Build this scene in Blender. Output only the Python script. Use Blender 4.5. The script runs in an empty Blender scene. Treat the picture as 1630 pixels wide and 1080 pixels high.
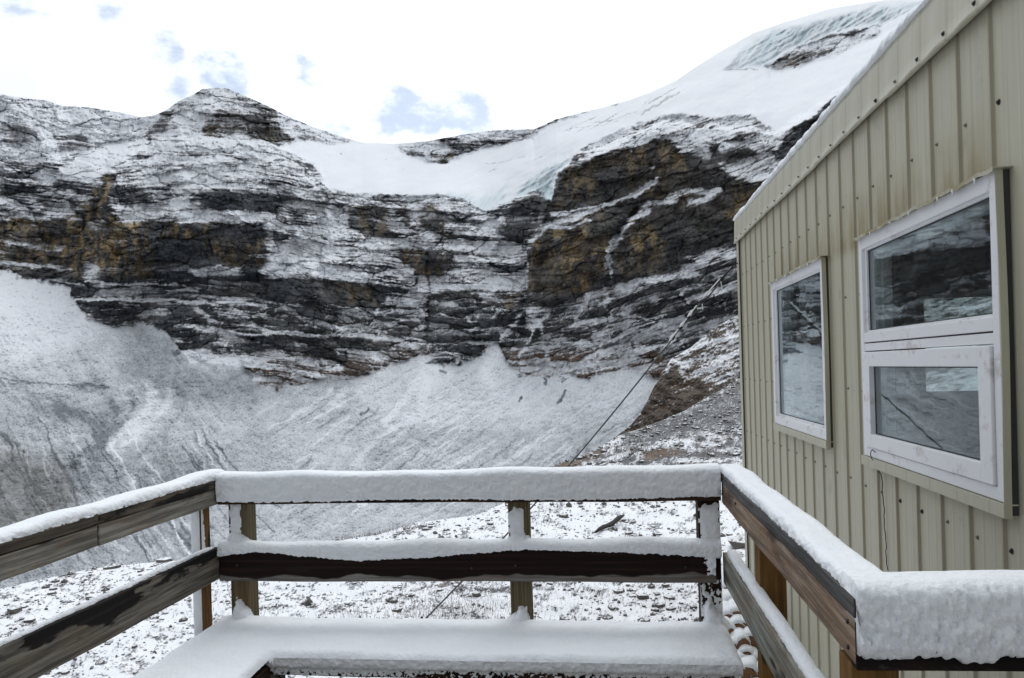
import bpy, bmesh, math, random
import numpy as np
from mathutils import Matrix, Vector
from math import sin, cos, tan, atan, radians, pi, exp, hypot
random.seed(7)
rng = np.random.default_rng(11)
scene = bpy.context.scene
COL = scene.collection

# ------------------------------------------------------------------ camera model
F = 1243.0; TH = atan(151 / 1243.0); RO = 0.029; EYE = np.array([0, 0, 1.5])
def ray(px, py):
    a = (px - 815) / F; b = -(py - 587) / F
    a2 = a * cos(RO) + b * sin(RO); b2 = b * cos(RO) - a * sin(RO)
    return np.array([a2 * cos(TH) - sin(TH), a2 * sin(TH) + cos(TH), b2])
def onX(px, py, X):
    d = ray(px, py); return EYE + d * X / d[0]
def onY(px, py, Y):
    d = ray(px, py); return EYE + d * Y / d[1]
def onZ(px, py, z):
    d = ray(px, py); return EYE + d * (z - 1.5) / d[2]

# ------------------------------------------------------------------ noise (numpy gradient noise)
_perm = rng.permutation(512); _perm = np.concatenate([_perm, _perm, _perm])
_ang = rng.random(512) * 2 * pi
_gx, _gy = np.cos(_ang).astype(np.float32), np.sin(_ang).astype(np.float32)
def pn(x, y, seed=0):
    x = np.asarray(x, np.float32); y = np.asarray(y, np.float32)
    xi = np.floor(x).astype(np.int32); yi = np.floor(y).astype(np.int32)
    xf = x - xi; yf = y - yi
    u = xf * xf * xf * (xf * (xf * 6 - 15) + 10); v = yf * yf * yf * (yf * (yf * 6 - 15) + 10)
    def g(ix, iy, dx, dy):
        h = _perm[(_perm[(ix + seed * 37) & 511] + iy) & 511]
        return _gx[h] * dx + _gy[h] * dy
    a = g(xi, yi, xf, yf); b = g(xi + 1, yi, xf - 1, yf)
    c = g(xi, yi + 1, xf, yf - 1); d = g(xi + 1, yi + 1, xf - 1, yf - 1)
    p = a + u * (b - a); q = c + u * (d - c)
    return 1.5 * (p + v * (q - p))
def fbm(x, y, o=4, seed=0, gain=0.5):
    s = 0; A = 1; n = 0
    for i in range(o):
        s = s + A * pn(x * 2 ** i, y * 2 ** i, seed + i * 3); n += A; A *= gain
    return s / n
def cells(x, y, seed=0):
    """joint-bounded blocks: distance to the nearest joint, a random number per block, and height within the block"""
    x = np.asarray(x, np.float32); y = np.asarray(y, np.float32); xi = np.floor(x).astype(np.int32); yi = np.floor(y).astype(np.int32)
    f1 = np.full(x.shape, 9., np.float32); f2 = f1.copy(); rv = np.zeros_like(f1); dy = np.zeros_like(f1)
    for i in (-1, 0, 1):
        for j in (-1, 0, 1):
            cx = xi + i; cy = yi + j; h = _perm[(_perm[(cx + seed * 29) & 511] + cy) & 511]
            ox = cx + .5 + .42 * _gx[h]; oy = cy + .5 + .42 * _gy[h]
            ex = x - ox; ey = y - oy; d = np.maximum(np.abs(ex) * .9, np.abs(ey)) + .35 * np.hypot(ex, ey); n = d < f1
            f2 = np.where(n, f1, np.minimum(f2, d)); rv = np.where(n, ((h * 73) & 511) / 511., rv); dy = np.where(n, ey, dy); f1 = np.where(n, d, f1)
    return f2 - f1, rv, dy
def ss(a, b, x):
    t = np.clip((x - a) / (b - a), 0, 1); return t * t * (3 - 2 * t)
def lerp(a, b, t): return a + (b - a) * t
def curve(pts):
    xs = [p[0] for p in pts]; ys = [p[1] for p in pts]
    return lambda x: np.interp(x, xs, ys)

# ------------------------------------------------------------------ object helpers
WM = {}
def tag(o, label=None, cat=None, group=None, kind=None):
    if label: o['label'] = label
    if cat: o['category'] = cat
    if group: o['group'] = group
    if kind: o['kind'] = kind
    return o
def place(o, M=None, parent=None):
    M = M or Matrix.Identity(4)
    COL.objects.link(o); WM[o.name] = M.copy()
    if parent:
        o.parent = parent; o.matrix_parent_inverse = WM[parent.name].inverted()
    o.matrix_basis = M
    return o
def empty(name, loc, label, cat, group=None, rz=0):
    o = bpy.data.objects.new(name, None); o.empty_display_size = 0.1
    place(o, Matrix.Translation(Vector(loc)) @ Matrix.Rotation(rz, 4, 'Z'))
    return tag(o, label, cat, group)
def meshobj(name, verts, faces, mat, parent=None, M=None, smooth=False, label=None):
    me = bpy.data.meshes.new(name)
    me.from_pydata([tuple(map(float, v)) for v in verts], [], faces)
    if smooth: me.polygons.foreach_set('use_smooth', [True] * len(me.polygons))
    me.materials.append(mat); me.update()
    o = bpy.data.objects.new(name, me); place(o, M, parent)
    if label: o['label'] = label
    return o
def from_bm(name, bm, mat, parent=None, M=None, smooth=False, label=None):
    bmesh.ops.recalc_face_normals(bm, faces=bm.faces)
    me = bpy.data.meshes.new(name); bm.to_mesh(me); bm.free()
    if smooth: me.polygons.foreach_set('use_smooth', [True] * len(me.polygons))
    me.materials.append(mat)
    o = bpy.data.objects.new(name, me); place(o, M, parent)
    if label: o['label'] = label
    return o
def bm_box(bm, x0, x1, y0, y1, z0, z1):
    v = [bm.verts.new(p) for p in ((x0,y0,z0),(x1,y0,z0),(x1,y1,z0),(x0,y1,z0),(x0,y0,z1),(x1,y0,z1),(x1,y1,z1),(x0,y1,z1))]
    for f in ((0,3,2,1),(4,5,6,7),(0,1,5,4),(1,2,6,5),(2,3,7,6),(3,0,4,7)):
        bm.faces.new([v[i] for i in f])
def bevel(bm, w, seg=2):
    bmesh.ops.bevel(bm, geom=list(bm.edges), offset=w, segments=seg, affect='EDGES', profile=0.6)
def frame_from(axis_x, up):
    x = Vector(axis_x).normalized(); u = Vector(up); y = u.cross(x).normalized(); z = x.cross(y)
    return Matrix(((x.x, y.x, z.x, 0), (x.y, y.y, z.y, 0), (x.z, y.z, z.z, 0), (0, 0, 0, 1)))
def board(name, x0, x1, y0, y1, z0, z1, mat, parent=None, bev=0.004, warp=0.002, label=None):
    """an axis-aligned plank: its own origin at its centre, local X along its length"""
    c = Vector(((x0 + x1) / 2, (y0 + y1) / 2, (z0 + z1) / 2)); d = (x1 - x0, y1 - y0, z1 - z0)
    ax = max(range(3), key=lambda i: d[i])
    if ax == 0: R = Matrix.Identity(4); L, W, H = d
    elif ax == 1: R = Matrix.Rotation(pi / 2, 4, 'Z'); L, W, H = d[1], d[0], d[2]
    else: R = Matrix.Rotation(-pi / 2, 4, 'Y'); L, W, H = d[2], d[1], d[0]
    bm = bmesh.new(); n = max(1, int(L / 0.12))
    bm_box(bm, -L / 2, L / 2, -W / 2, W / 2, -H / 2, H / 2)
    bevel(bm, min(bev, W / 4, H / 4))
    for i in range(1, n):
        bmesh.ops.bisect_plane(bm, geom=bm.verts[:] + bm.edges[:] + bm.faces[:], plane_co=(-L / 2 + L * i / n, 0, 0), plane_no=(1, 0, 0))
    ph = random.random() * 9
    for v in bm.verts:
        k = v.co.x * 3 + ph
        v.co.y += warp * sin(k * 1.7) ; v.co.z += warp * sin(k * 1.1 + 2) + warp * 0.5 * sin(k * 4.3)
    return from_bm(name, bm, mat, parent, Matrix.Translation(c) @ R, label=label)
def tube_verts(pts, rad, n=8):
    V = []; Fc = []
    for i, p in enumerate(pts):
        p = Vector(p); a = Vector(pts[max(i - 1, 0)]); b = Vector(pts[min(i + 1, len(pts) - 1)])
        d = (b - a).normalized(); u = d.cross(Vector((0.3, 0.2, 1))).normalized(); w = d.cross(u)
        r = rad[i] if hasattr(rad, '__len__') else rad
        for k in range(n):
            an = 2 * pi * k / n; V.append(p + (u * cos(an) + w * sin(an)) * r)
    for i in range(len(pts) - 1):
        for k in range(n):
            a = i * n + k; b = i * n + (k + 1) % n
            Fc.append((a, b, b + n, a + n))
    Fc.append(tuple(range(n))[::-1]); Fc.append(tuple(range((len(pts) - 1) * n, len(pts) * n)))
    return V, Fc
def tube(name, pts, rad, mat, parent=None, n=8, label=None):
    V, Fc = tube_verts(pts, rad, n)
    return meshobj(name, V, Fc, mat, parent, None, True, label)

# ------------------------------------------------------------------ node helpers
class NT:
    def __init__(s, mat):
        s.t = mat.node_tree; s.n = s.t.nodes; s.l = s.t.links
    def node(s, typ, **kw):
        x = s.n.new(typ)
        for k, v in kw.items():
            if k.startswith('i_'): s.set(x, k[2:], v)
            else: setattr(x, k, v)
        return x
    def set(s, x, key, v):
        key = int(key) if key.isdigit() else key.replace('_', ' ')
        sk = x.inputs[key]
        if hasattr(v, 'is_output') or isinstance(v, bpy.types.NodeSocket): s.l.new(v, sk)
        else: sk.default_value = v
    def math(s, op, a, b=0.0, c=None, clamp=False):
        x = s.n.new('ShaderNodeMath'); x.operation = op; x.use_clamp = clamp
        s.set(x, '0', a); s.set(x, '1', b)
        if c is not None: s.set(x, '2', c)
        return x.outputs[0]
    def mapr(s, v, a, b, c=0.0, d=1.0, smooth=True):
        x = s.n.new('ShaderNodeMapRange'); x.interpolation_type = 'SMOOTHSTEP' if smooth else 'LINEAR'
        s.set(x, '0', v); s.set(x, '1', a); s.set(x, '2', b); s.set(x, '3', c); s.set(x, '4', d)
        return x.outputs[0]
    def mix(s, f, a, b):
        x = s.n.new('ShaderNodeMix'); x.data_type = 'RGBA'
        s.set(x, '0', f)
        for k, v in ((6, a), (7, b)):
            if isinstance(v, tuple) and len(v) == 3: v = v + (1,)
            s.set(x, str(k), v)
        return x.outputs[2]
    def noise(s, vec, scale, detail=4, rough=0.55, out=0):
        x = s.n.new('ShaderNodeTexNoise'); s.l.new(vec, x.inputs['Vector'])
        x.inputs['Scale'].default_value = scale; x.inputs['Detail'].default_value = detail; x.inputs['Roughness'].default_value = rough
        return x.outputs[out]
    def mapping(s, vec, scale=(1, 1, 1), loc=(0, 0, 0)):
        x = s.n.new('ShaderNodeMapping'); s.l.new(vec, x.inputs['Vector'])
        x.inputs['Scale'].default_value = scale; s.set(x, 'Location', loc)
        return x.outputs[0]
    def coord(s, k='Object'): return s.n.new('ShaderNodeTexCoord').outputs[k]
    def attr(s, name, out='Fac'):
        x = s.n.new('ShaderNodeAttribute'); x.attribute_name = name; return x.outputs[out]
    def rnd(s): return s.n.new('ShaderNodeObjectInfo').outputs['Random']
    def sep(s, v):
        x = s.n.new('ShaderNodeSeparateXYZ'); s.l.new(v, x.inputs[0]); return x.outputs
    def bump(s, h, strength, dist):
        x = s.n.new('ShaderNodeBump'); x.inputs['Strength'].default_value = strength; x.inputs['Distance'].default_value = dist
        s.l.new(h, x.inputs['Height']); return x.outputs[0]
def material(name):
    m = bpy.data.materials.new(name); m.use_nodes = True
    b = m.node_tree.nodes['Principled BSDF']
    return m, NT(m), b

def mat_snow(name='snow', fine=75., bumpd=0.011):
    m, t, b = material(name); co = t.coord()
    n1 = t.noise(co, fine, 5, 0.6); n2 = t.noise(co, 14, 4)
    h = t.math('ADD', t.math('MULTIPLY', n1, 0.55), n2)
    t.set(b, 'Base Color', t.mix(n2, (.80, .83, .87), (.87, .885, .91)))
    b.inputs['Roughness'].default_value = 0.7; b.inputs['Specular IOR Level'].default_value = 0.25
    b.inputs['Subsurface Weight'].default_value = 0.25; b.inputs['Subsurface Radius'].default_value = (.02, .025, .03); b.inputs['Subsurface Scale'].default_value = 0.35
    t.set(b, 'Normal', t.bump(h, 0.9, bumpd))
    return m
def mat_wood(name, dry, dark, wet, wetlo, wethi, warm=(.2, .1, .045), warmamt=.3, frost=0.0, zb=0.0, band=None):
    """weathered plank: grey silvered grain, knots, wet nearly black stains with shapes of their own"""
    m, t, b = material(name); co = t.coord(); r = t.rnd()
    off = t.node('ShaderNodeCombineXYZ'); t.set(off, '0', t.math('MULTIPLY', r, 37.0)); t.set(off, '1', t.math('MULTIPLY', r, 13.0)); t.set(off, '2', t.math('MULTIPLY', r, 7.0))
    g = t.mapping(co, (3.2, 88, 88), off.outputs[0]); grain = t.noise(g, 1.0, 9, 0.66)
    wv = t.mapping(co, (1.2, 22, 22), off.outputs[0])
    warp = t.noise(t.mapping(co, (3, 9, 9), off.outputs[0]), 1.2, 3)
    w = t.node('ShaderNodeTexWave', wave_type='RINGS', rings_direction='X'); t.l.new(wv, w.inputs['Vector'])
    w.inputs['Scale'].default_value = 0.55; w.inputs['Distortion'].default_value = 9; w.inputs['Detail'].default_value = 3; w.inputs['Detail Scale'].default_value = 0.8
    c = t.mix(t.mapr(grain, .36, .64), dark, dry)
    c = t.mix(t.math('MULTIPLY', t.mapr(w.outputs['Fac'], .4, .8), .38), c, tuple(x * .55 for x in dark))
    c = t.mix(t.math('MULTIPLY', t.mapr(warp, .45, .65), warmamt), c, warm)
    stain = t.noise(t.mapping(co, (1.6, 7, 7), off.outputs[0]), 1.3, 5, 0.55)
    st2 = t.math('ADD', stain, t.math('MULTIPLY', grain, .12))
    if zb: st2 = t.math('ADD', st2, t.math('MULTIPLY', t.sep(co)[2], zb))
    wm = t.mapr(st2, wetlo, wethi)
    if band:
        bz = t.math('ADD', t.sep(co)[2], t.math('MULTIPLY', t.math('SUBTRACT', t.noise(t.mapping(co, (1.5, 3, 0), off.outputs[0]), 1.6, 3), .5), -.16))
        wm = t.math('MULTIPLY', wm, t.mapr(bz, band - .004, band + .004))
    wetc = t.mix(t.math('MULTIPLY', t.mapr(w.outputs['Fac'], .3, .9), t.mapr(grain, .35, .65)), wet, tuple(x * (2.4, 2.1, 1.9)[i] for i, x in enumerate(wet)))
    c = t.mix(wm, c, wetc)
    ks = t.node('ShaderNodeTexVoronoi'); t.l.new(t.mapping(co, (2.2, 9, 9), off.outputs[0]), ks.inputs['Vector']); ks.inputs['Scale'].default_value = 1.0
    c = t.mix(t.mapr(ks.outputs['Distance'], .10, .16, .85, 0), c, (.018, .012, .009))
    if frost:
        fr = t.noise(t.mapping(co, (9, 30, 30), off.outputs[0]), 3, 6, .7)
        c = t.mix(t.math('MULTIPLY', t.mapr(fr, .55, .7), frost), c, (.5, .52, .55))
    t.set(b, 'Base Color', c)
    b.inputs['Roughness'].default_value = .8
    b.inputs['Specular IOR Level'].default_value = 0.15
    t.set(b, 'Normal', t.bump(t.math('ADD', grain, t.math('MULTIPLY', w.outputs['Fac'], .3)), .5, .003))
    return m
def mat_plain(name, col, rough=.5, metal=0.0, var=.15, scale=20, bump=0.0):
    m, t, b = material(name); co = t.coord(); n = t.noise(co, scale, 5, .6)
    t.set(b, 'Base Color', t.mix(n, tuple(c * (1 - var) for c in col), tuple(min(1, c * (1 + var)) for c in col)))
    b.inputs['Roughness'].default_value = rough; b.inputs['Metallic'].default_value = metal
    if bump: t.set(b, 'Normal', t.bump(n, .5, bump))
    return m

SNOW = mat_snow()
W_GREY = mat_wood('weathered_grey_wood', (.30, .285, .245), (.11, .10, .085), (.012, .010, .009), .62, .70)
W_MOSS = mat_wood('green_grey_weathered_wood', (.34, .345, .30), (.13, .13, .115), (.05, .045, .04), .55, .64, (.20, .13, .08), .45)
W_LEFT = mat_wood('weathered_stained_wood', (.205, .185, .155), (.062, .054, .044), (.007, .006, .006), .60, .635, (.13, .09, .05), .3, 0, 2.1)
W_LTOP = mat_wood('weathered_handrail_wood', (.13, .11, .085), (.045, .037, .03), (.010, .009, .008), .56, .62, (.10, .065, .035), .4)
W_FRONT = mat_wood('wet_plank_with_dry_edge', (.24, .225, .21), (.11, .10, .092), (.011, .006, .005), .20, .30, (.10, .05, .025), .3, 0, 0, -.047)
W_DARK = mat_wood('wet_dark_wood', (.045, .026, .017), (.020, .011, .008), (.006, .004, .004), .52, .64, (.07, .03, .014), .5, .08)
W_BROWN = mat_wood('fresh_brown_wood', (.20, .105, .035), (.12, .06, .02), (.05, .026, .01), .62, .74, (.25, .14, .04), .4)
W_POST = mat_wood('greenish_post_wood', (.17, .14, .085), (.095, .075, .042), (.04, .026, .012), .60, .72, (.15, .085, .03), .4)
W_TAN = mat_wood('tan_rail_wood', (.40, .315, .235), (.15, .10, .07), (.07, .045, .033), .58, .70, (.27, .16, .09), .4, .2)
W_SLATE = mat_wood('slate_grey_wood', (.135, .132, .135), (.06, .059, .061), (.03, .028, .03), .60, .75, (.12, .09, .07), .15)
DARKMETAL = mat_plain('dark_metal', (.035, .035, .04), .5, .6)
CABLE = mat_plain('galvanised_cable', (.10, .105, .105), .45, .5, .3, 60)

# ------------------------------------------------------------------ terrain material
def mat_terrain(name, nscale, fine_amt=.75, rockbump=.5, bd=1.0, lo=.34, hi=.62):
    m, t, b = material(name); co = t.coord()
    sn = t.attr('snow'); col = t.attr('rock', 'Color'); ice = t.attr('ice')
    n1 = t.noise(co, nscale, 6, .7); n2 = t.noise(co, nscale * .17, 5, .6)
    k = t.math('ADD', sn, t.math('MULTIPLY', t.math('SUBTRACT', n1, .5), fine_amt))
    fac = t.mapr(k, lo, hi)
    v = t.math('ADD', t.math('MULTIPLY', n2, 1.1), t.math('MULTIPLY', n1, .5))
    rock = t.node('ShaderNodeVectorMath', operation='SCALE'); t.l.new(col, rock.inputs[0]); t.set(rock, 'Scale', t.mapr(v, .45, 1.15, .45, 1.65, False))
    white = t.mix(n2, (.78, .80, .84), (.88, .885, .90))
    white = t.mix(t.math('MULTIPLY', ice, .9), white, (.57, .70, .735))
    t.set(b, 'Base Color', t.mix(fac, rock.outputs[0], white))
    b.inputs['Roughness'].default_value = .85; b.inputs['Specular IOR Level'].default_value = .2
    t.set(b, 'Normal', t.bump(v, rockbump, bd))
    return m

# ------------------------------------------------------------------ terrain sheets
def sheet_axes(segs, y_bot, ytop, rows, rowpow=1.0):
    """columns by azimuth about the eye, rows from below up to the skyline; returns px, py, t (= tan elevation), phi"""
    aa = np.concatenate([np.linspace(a, b, n, endpoint=False) for a, b, n in segs])   # camera-relative tan(azimuth) as photo x or degrees
    phi = aa
    tp = np.tan(phi)[None, :]
    pxg = 815 + F * np.clip(tp, -3.2, 3.2)
    v = np.linspace(0, 1, rows)[:, None] ** rowpow
    top = ytop(pxg)
    for _ in range(2):
        py = y_bot + (top - y_bot) * v
        b = -(py - 587) / F
        b2 = (b - np.clip(tp, -3.2, 3.2) * sin(RO)) / cos(RO)
        px = 815 + F * (np.clip(tp, -3.2, 3.2) * cos(RO) - b2 * sin(RO))
        top = ytop(px[-1:, :])
    t = b2 * np.cos(phi)[None, :]
    return px.astype(np.float32), py.astype(np.float32), t, phi
def px2phi(x): return atan((x - 815) / F)
def blur(a, sig, axis):
    r = int(sig * 2.5); k = np.exp(-.5 * (np.arange(-r, r + 1) / sig) ** 2); k /= k.sum()
    pad = [(0, 0), (0, 0)]; pad[axis] = (r, r); b = np.pad(a, pad, mode='edge'); out = np.zeros_like(a); n = a.shape[axis]
    for i, w in enumerate(k): out += w * (b[i:i + n] if axis == 0 else b[:, i:i + n])
    return out
def calm(ln, sx, sy):
    """remove the drift that builds up between neighbouring columns, keep the local ledges"""
    lo = blur(ln, sx, 1); hi = ln - lo
    return lo + (hi - blur(hi, sy, 0))
def integrate(t, T, R0):
    T = np.maximum(T, t + .07)
    dt = np.diff(t, axis=0); Tm = .5 * (T[1:] + T[:-1]); tm = .5 * (t[1:] + t[:-1])
    ln = np.concatenate([np.zeros((1, t.shape[1])), np.cumsum(dt / (Tm - tm), axis=0)], axis=0)
    return np.log(R0) + ln
def sheet_xyz(lnR, t, phi):
    R = np.exp(lnR); d0 = np.sin(phi)[None, :]; d1 = np.cos(phi)[None, :]
    X = R * (d0 * cos(TH) - d1 * sin(TH)); Y = R * (d0 * sin(TH) + d1 * cos(TH)); Z = 1.5 + R * t
    return np.stack([X, Y, Z], -1)
def grid_object(name, P, mat, attrs, cols, facemask=None, kind='structure', back=None):
    H, W = P.shape[:2]
    idx = np.arange(H * W).reshape(H, W)
    q = np.stack([idx[:-1, :-1], idx[:-1, 1:], idx[1:, 1:], idx[1:, :-1]], -1)
    if facemask is not None: q = q[facemask]
    q = q.reshape(-1, 4)
    used = np.unique(q); remap = np.zeros(H * W, np.int64); remap[used] = np.arange(len(used))
    q = remap[q]; V = P.reshape(-1, 3)[used]
    me = bpy.data.meshes.new(name)
    me.vertices.add(len(V)); me.vertices.foreach_set('co', V.astype(np.float32).ravel())
    me.loops.add(q.size); me.loops.foreach_set('vertex_index', q.astype(np.int32).ravel())
    me.polygons.add(len(q)); me.polygons.foreach_set('loop_start', np.arange(0, q.size, 4, dtype=np.int32))
    me.polygons.foreach_set('use_smooth', np.ones(len(q), bool))
    me.update(calc_edges=True)
    for k, a in attrs.items():
        at = me.attributes.new(k, 'FLOAT', 'POINT'); at.data.foreach_set('value', a.reshape(-1)[used].astype(np.float32))
    c = np.concatenate([cols.reshape(-1, 3)[used], np.ones((len(used), 1))], 1)
    at = me.attributes.new('rock', 'FLOAT_COLOR', 'POINT'); at.data.foreach_set('color', c.astype(np.float32).ravel())
    me.materials.append(mat)
    o = bpy.data.objects.new(name, me); place(o); tag(o, kind=kind)
    return o

class Paint:
    """masks over a sheet, drawn as outlines and strokes (with ragged edges) on the rock it is made of"""
    def __init__(s, px, py, wx, wy): s.x = px + wx; s.y = py + wy; s.shape = px.shape
    def box(s, pts, pad):
        xs = [p[0] for p in pts]; ys = [p[1] for p in pts]
        return (s.x > min(xs) - pad) & (s.x < max(xs) + pad) & (s.y > min(ys) - pad) & (s.y < max(ys) + pad)
    def dist(s, x, y, pts, closed):
        d = np.full(x.shape, 1e9, np.float32); n = len(pts)
        for i in range(n if closed else n - 1):
            (ax, ay), (bx, by) = pts[i], pts[(i + 1) % n]
            ex, ey = bx - ax, by - ay; L = ex * ex + ey * ey + 1e-6
            h = np.clip(((x - ax) * ex + (y - ay) * ey) / L, 0, 1)
            d = np.minimum(d, (x - ax - ex * h) ** 2 + (y - ay - ey * h) ** 2)
        return np.sqrt(d)
    def poly(s, pts, soft=8):
        out = np.zeros(s.shape, np.float32); bx = s.box(pts, soft * 2); x = s.x[bx]; y = s.y[bx]
        ins = np.zeros(x.shape, bool); n = len(pts)
        for i in range(n):
            (ax, ay), (cx, cy) = pts[i], pts[(i + 1) % n]
            if ay == cy: continue
            c = ((ay > y) != (cy > y)) & (x < (cx - ax) * (y - ay) / (cy - ay) + ax)
            ins ^= c
        d = s.dist(x, y, pts, True); d = np.where(ins, d, -d)
        out[bx] = ss(-soft, soft, d); return out
    def stroke(s, pts, w=4):
        out = np.zeros(s.shape, np.float32); bx = s.box(pts, w * 3)
        out[bx] = np.exp(-(s.dist(s.x[bx], s.y[bx], pts, False) / w) ** 2); return out

sky_line = curve([(-1500,230),(-500,170),(-100,145),(0,150),(40,157),(75,160),(100,169),(140,171),(190,179),(225,187),(245,184),(262,177),(285,161),(305,152),(322,142),(345,140),(362,141),(385,151),(420,166),(460,186),(500,203),(540,216),(575,227),(630,229),(680,225),(740,214),(790,207),(850,206),(866,199),(885,190),(920,181),(960,171),(1000,160),(1035,147),(1075,129),(1110,105),(1150,80),(1200,52),(1250,35),(1320,14),(1400,1),(1500,-14),(1700,-50),(2100,-20),(3500,100),(5000,250)])
scree_top = curve([(-1500,420),(-100,420),(0,431),(25,436),(55,446),(80,452),(112,455),(98,486),(140,506),(195,521),(225,514),(265,527),(285,558),(300,574),(345,566),(385,576),(400,600),(440,617),(520,606),(560,604),(600,590),(640,574),(665,568),(685,566),(705,577),(730,583),(760,572),(785,548),(792,542),(806,575),(825,597),(870,601),(940,601),(1000,589),(1037,600),(1080,605),(1300,600),(1700,620),(5000,620)][:7] + [(113,470),(140,506),(195,521),(225,514),(265,527),(285,558),(300,574),(345,566),(385,576),(400,600),(440,617),(520,606),(560,604),(600,590),(640,574),(665,568),(685,566),(705,577),(730,583),(760,572),(785,548),(792,542),(806,575),(825,597),(870,601),(940,601),(1000,589),(1037,600),(1080,605),(1300,600),(1700,620),(5000,620)])

def build_mountain():
    segs = [(px2phi(-1400), px2phi(-170), 130), (px2phi(-170), px2phi(1260), 1180), (px2phi(1260), px2phi(1540), 190), (px2phi(1540), px2phi(4200), 140)]
    px, py, t, phi = sheet_axes(segs, 1010, sky_line, 700)
    wx = 9 * fbm(px / 45, py / 30, 4, 1, .6) + 2.5 * fbm(px / 8, py / 8, 2, 21); wy = 6 * fbm(px / 45, py / 25, 4, 2, .6) + 1.8 * fbm(px / 7, py / 7, 2, 22)
    P = Paint(px, py, wx, wy); A, S = P.poly, P.stroke
    # tilt of the beds across the face
    xs = np.array([-1500, 0, 130, 200, 330, 420, 520, 600, 700, 800, 850, 950, 1050, 1250, 1600]); sl = np.array([.1, .12, .10, -.06, .02, .12, .16, .08, .02, .02, -.12, -.28, -.34, -.36, -.3])
    fx = np.linspace(-1500, 4500, 3001); dip = np.concatenate([[0], np.cumsum(np.interp(fx, xs, sl)[1:] * 2.0)])
    ys = py - np.interp(px, fx, dip) + 7 * fbm(px / 110, py / 70, 3, 5)
    N1 = fbm(px / 130, ys / 6.5, 4, 6, .62); N2 = fbm(px / 34, ys / 3.0, 3, 7, .6); NB = fbm(px / 42, py / 34, 4, 8, .55)
    NV = fbm(px / 11 + .8 * fbm(px / 30, py / 30, 2, 19), py / 38, 4, 9, .6); NF = fbm(px / 5, py / 4, 2, 10)
    # ---- snow cover: start from a lightly dusted dark face, then the named beds and blocks
    c = np.full(px.shape, .34, np.float32)
    def put(m, v, k=1.0):
        nonlocal c; c = c + (v - c) * np.clip(m * k, 0, 1)
    put(ss(255, 215, py), .64)                                                       # upper faces
    put(A([(-200,245),(0,240),(90,268),(165,275),(165,345),(120,352),(-200,352)], 8), .44)
    put(A([(-200,352),(110,350),(125,352),(230,345),(260,352),(420,352),(430,440),(400,450),(110,455),(-200,430)], 8), .09)
    put(A([(150,300),(185,250),(235,222),(330,220),(420,228),(470,250),(515,285),(510,318),(420,300),(330,292),(200,300)], 7), .60)
    put(A([(160,300),(330,294),(515,312),(520,345),(430,332),(320,328),(170,330)], 6), .46)
    put(A([(165,288),(205,300),(240,304),(236,322),(180,320)], 4), .14); put(A([(318,302),(362,300),(440,312),(520,330),(522,352),(470,342),(430,336),(372,332),(322,326)], 4), .14)
    put(A([(180,326),(320,330),(420,342),(420,356),(300,352),(190,350)], 5), .64)
    put(A([(425,345),(520,345),(560,330),(560,445),(430,440)], 8), .56)
    put(A([(430,360),(500,372),(505,400),(440,392)], 6), .32)
    for pts, w in (([(545,350),(530,378),(518,410)], 7), ([(452,395),(440,430)], 5), ([(470,372),(505,380)], 4)): put(S(pts, w), .85, .8)
    put(A([(105,455),(150,425),(165,450),(300,440),(400,448),(560,480),(640,495),(680,470),(840,520),(840,575),(685,560),(640,575),(540,600),(420,560),(300,545),(200,510),(110,490)], 8), .16)
    put(A([(412,446),(470,442),(560,450),(616,458),(612,494),(560,486),(500,478),(430,470)], 4), .04)   # black overhang
    put(A([(138,412),(150,418),(156,436),(166,452),(134,452)], 7), .55)
    put(A([(300,428),(380,424),(400,438),(310,442)], 4), .5)
    put(A([(416,430),(440,420),(500,422),(560,430),(676,440),(672,458),(600,450),(556,444),(470,436),(424,436)], 5), .76)
    # ledges that hold a line of snow
    for pts, w, k in (([(150,454),(250,452),(317,460)], 2.6, .7), ([(118,479),(160,475),(197,479),(250,477),(302,482),(360,482),(422,487)], 2.4, .85), ([(281,520),(330,522),(404,533),(468,531),(560,536),(676,543)], 2.6, .95), ([(540,492),(600,505),(683,512)], 2, .5), ([(683,508),(740,512),(800,517),(838,520)], 1.8, .5), ([(683,546),(760,548),(840,540)], 2, .5), ([(312,492),(330,508),(345,512)], 5, .75), ([(616,478),(590,505),(575,530)], 3, .5), ([(620,480),(660,488),(678,500)], 6, .5), ([(100,400),(0,385),(-100,380)], 3, .3), ([(0,418),(60,424),(115,430)], 3.5, .5), ([(395,408),(470,410)], 3, .4)):
        put(S(pts, w), .92, k)
    put(S([(400,540),(500,541),(560,544),(620,550),(672,549)], 3.5), .03, .9)
    # middle wall below the ice
    put(A([(556,315),(700,312),(760,330),(840,400),(838,470),(760,460),(690,470),(560,430)], 8), .48)
    for q in ([(558,332),(575,324),(612,330),(616,356),(634,378),(600,376),(556,366)], [(630,336),(645,328),(654,345),(654,364),(636,360)], [(664,330),(690,324),(704,340),(702,372),(682,372),(666,352)], [(788,352),(822,318),(852,304),(862,312),(872,330),(870,352),(850,388),(825,386),(800,376)], [(636,400),(668,396),(690,400),(694,440),(676,434),(640,424)], [(640,404),(700,408),(716,400),(724,426),(700,440),(660,436)]): put(A(q, 6), .15)
    for q in ([(684,470),(715,456),(730,480),(745,510),(748,552),(690,556),(683,520)], [(712,466),(760,462),(838,474),(836,515),(800,520),(770,515),(742,500)]): put(A(q, 5), .16)
    put(A([(700,456),(838,452),(838,470),(760,466)], 5), .5)
    for q in ([(540,486),(600,500),(640,512),(600,528),(545,520)], [(470,495),(540,500),(545,525),(480,525)], [(330,490),(420,492),(440,525),(350,520)]): put(A(q, 6), .28)
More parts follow.
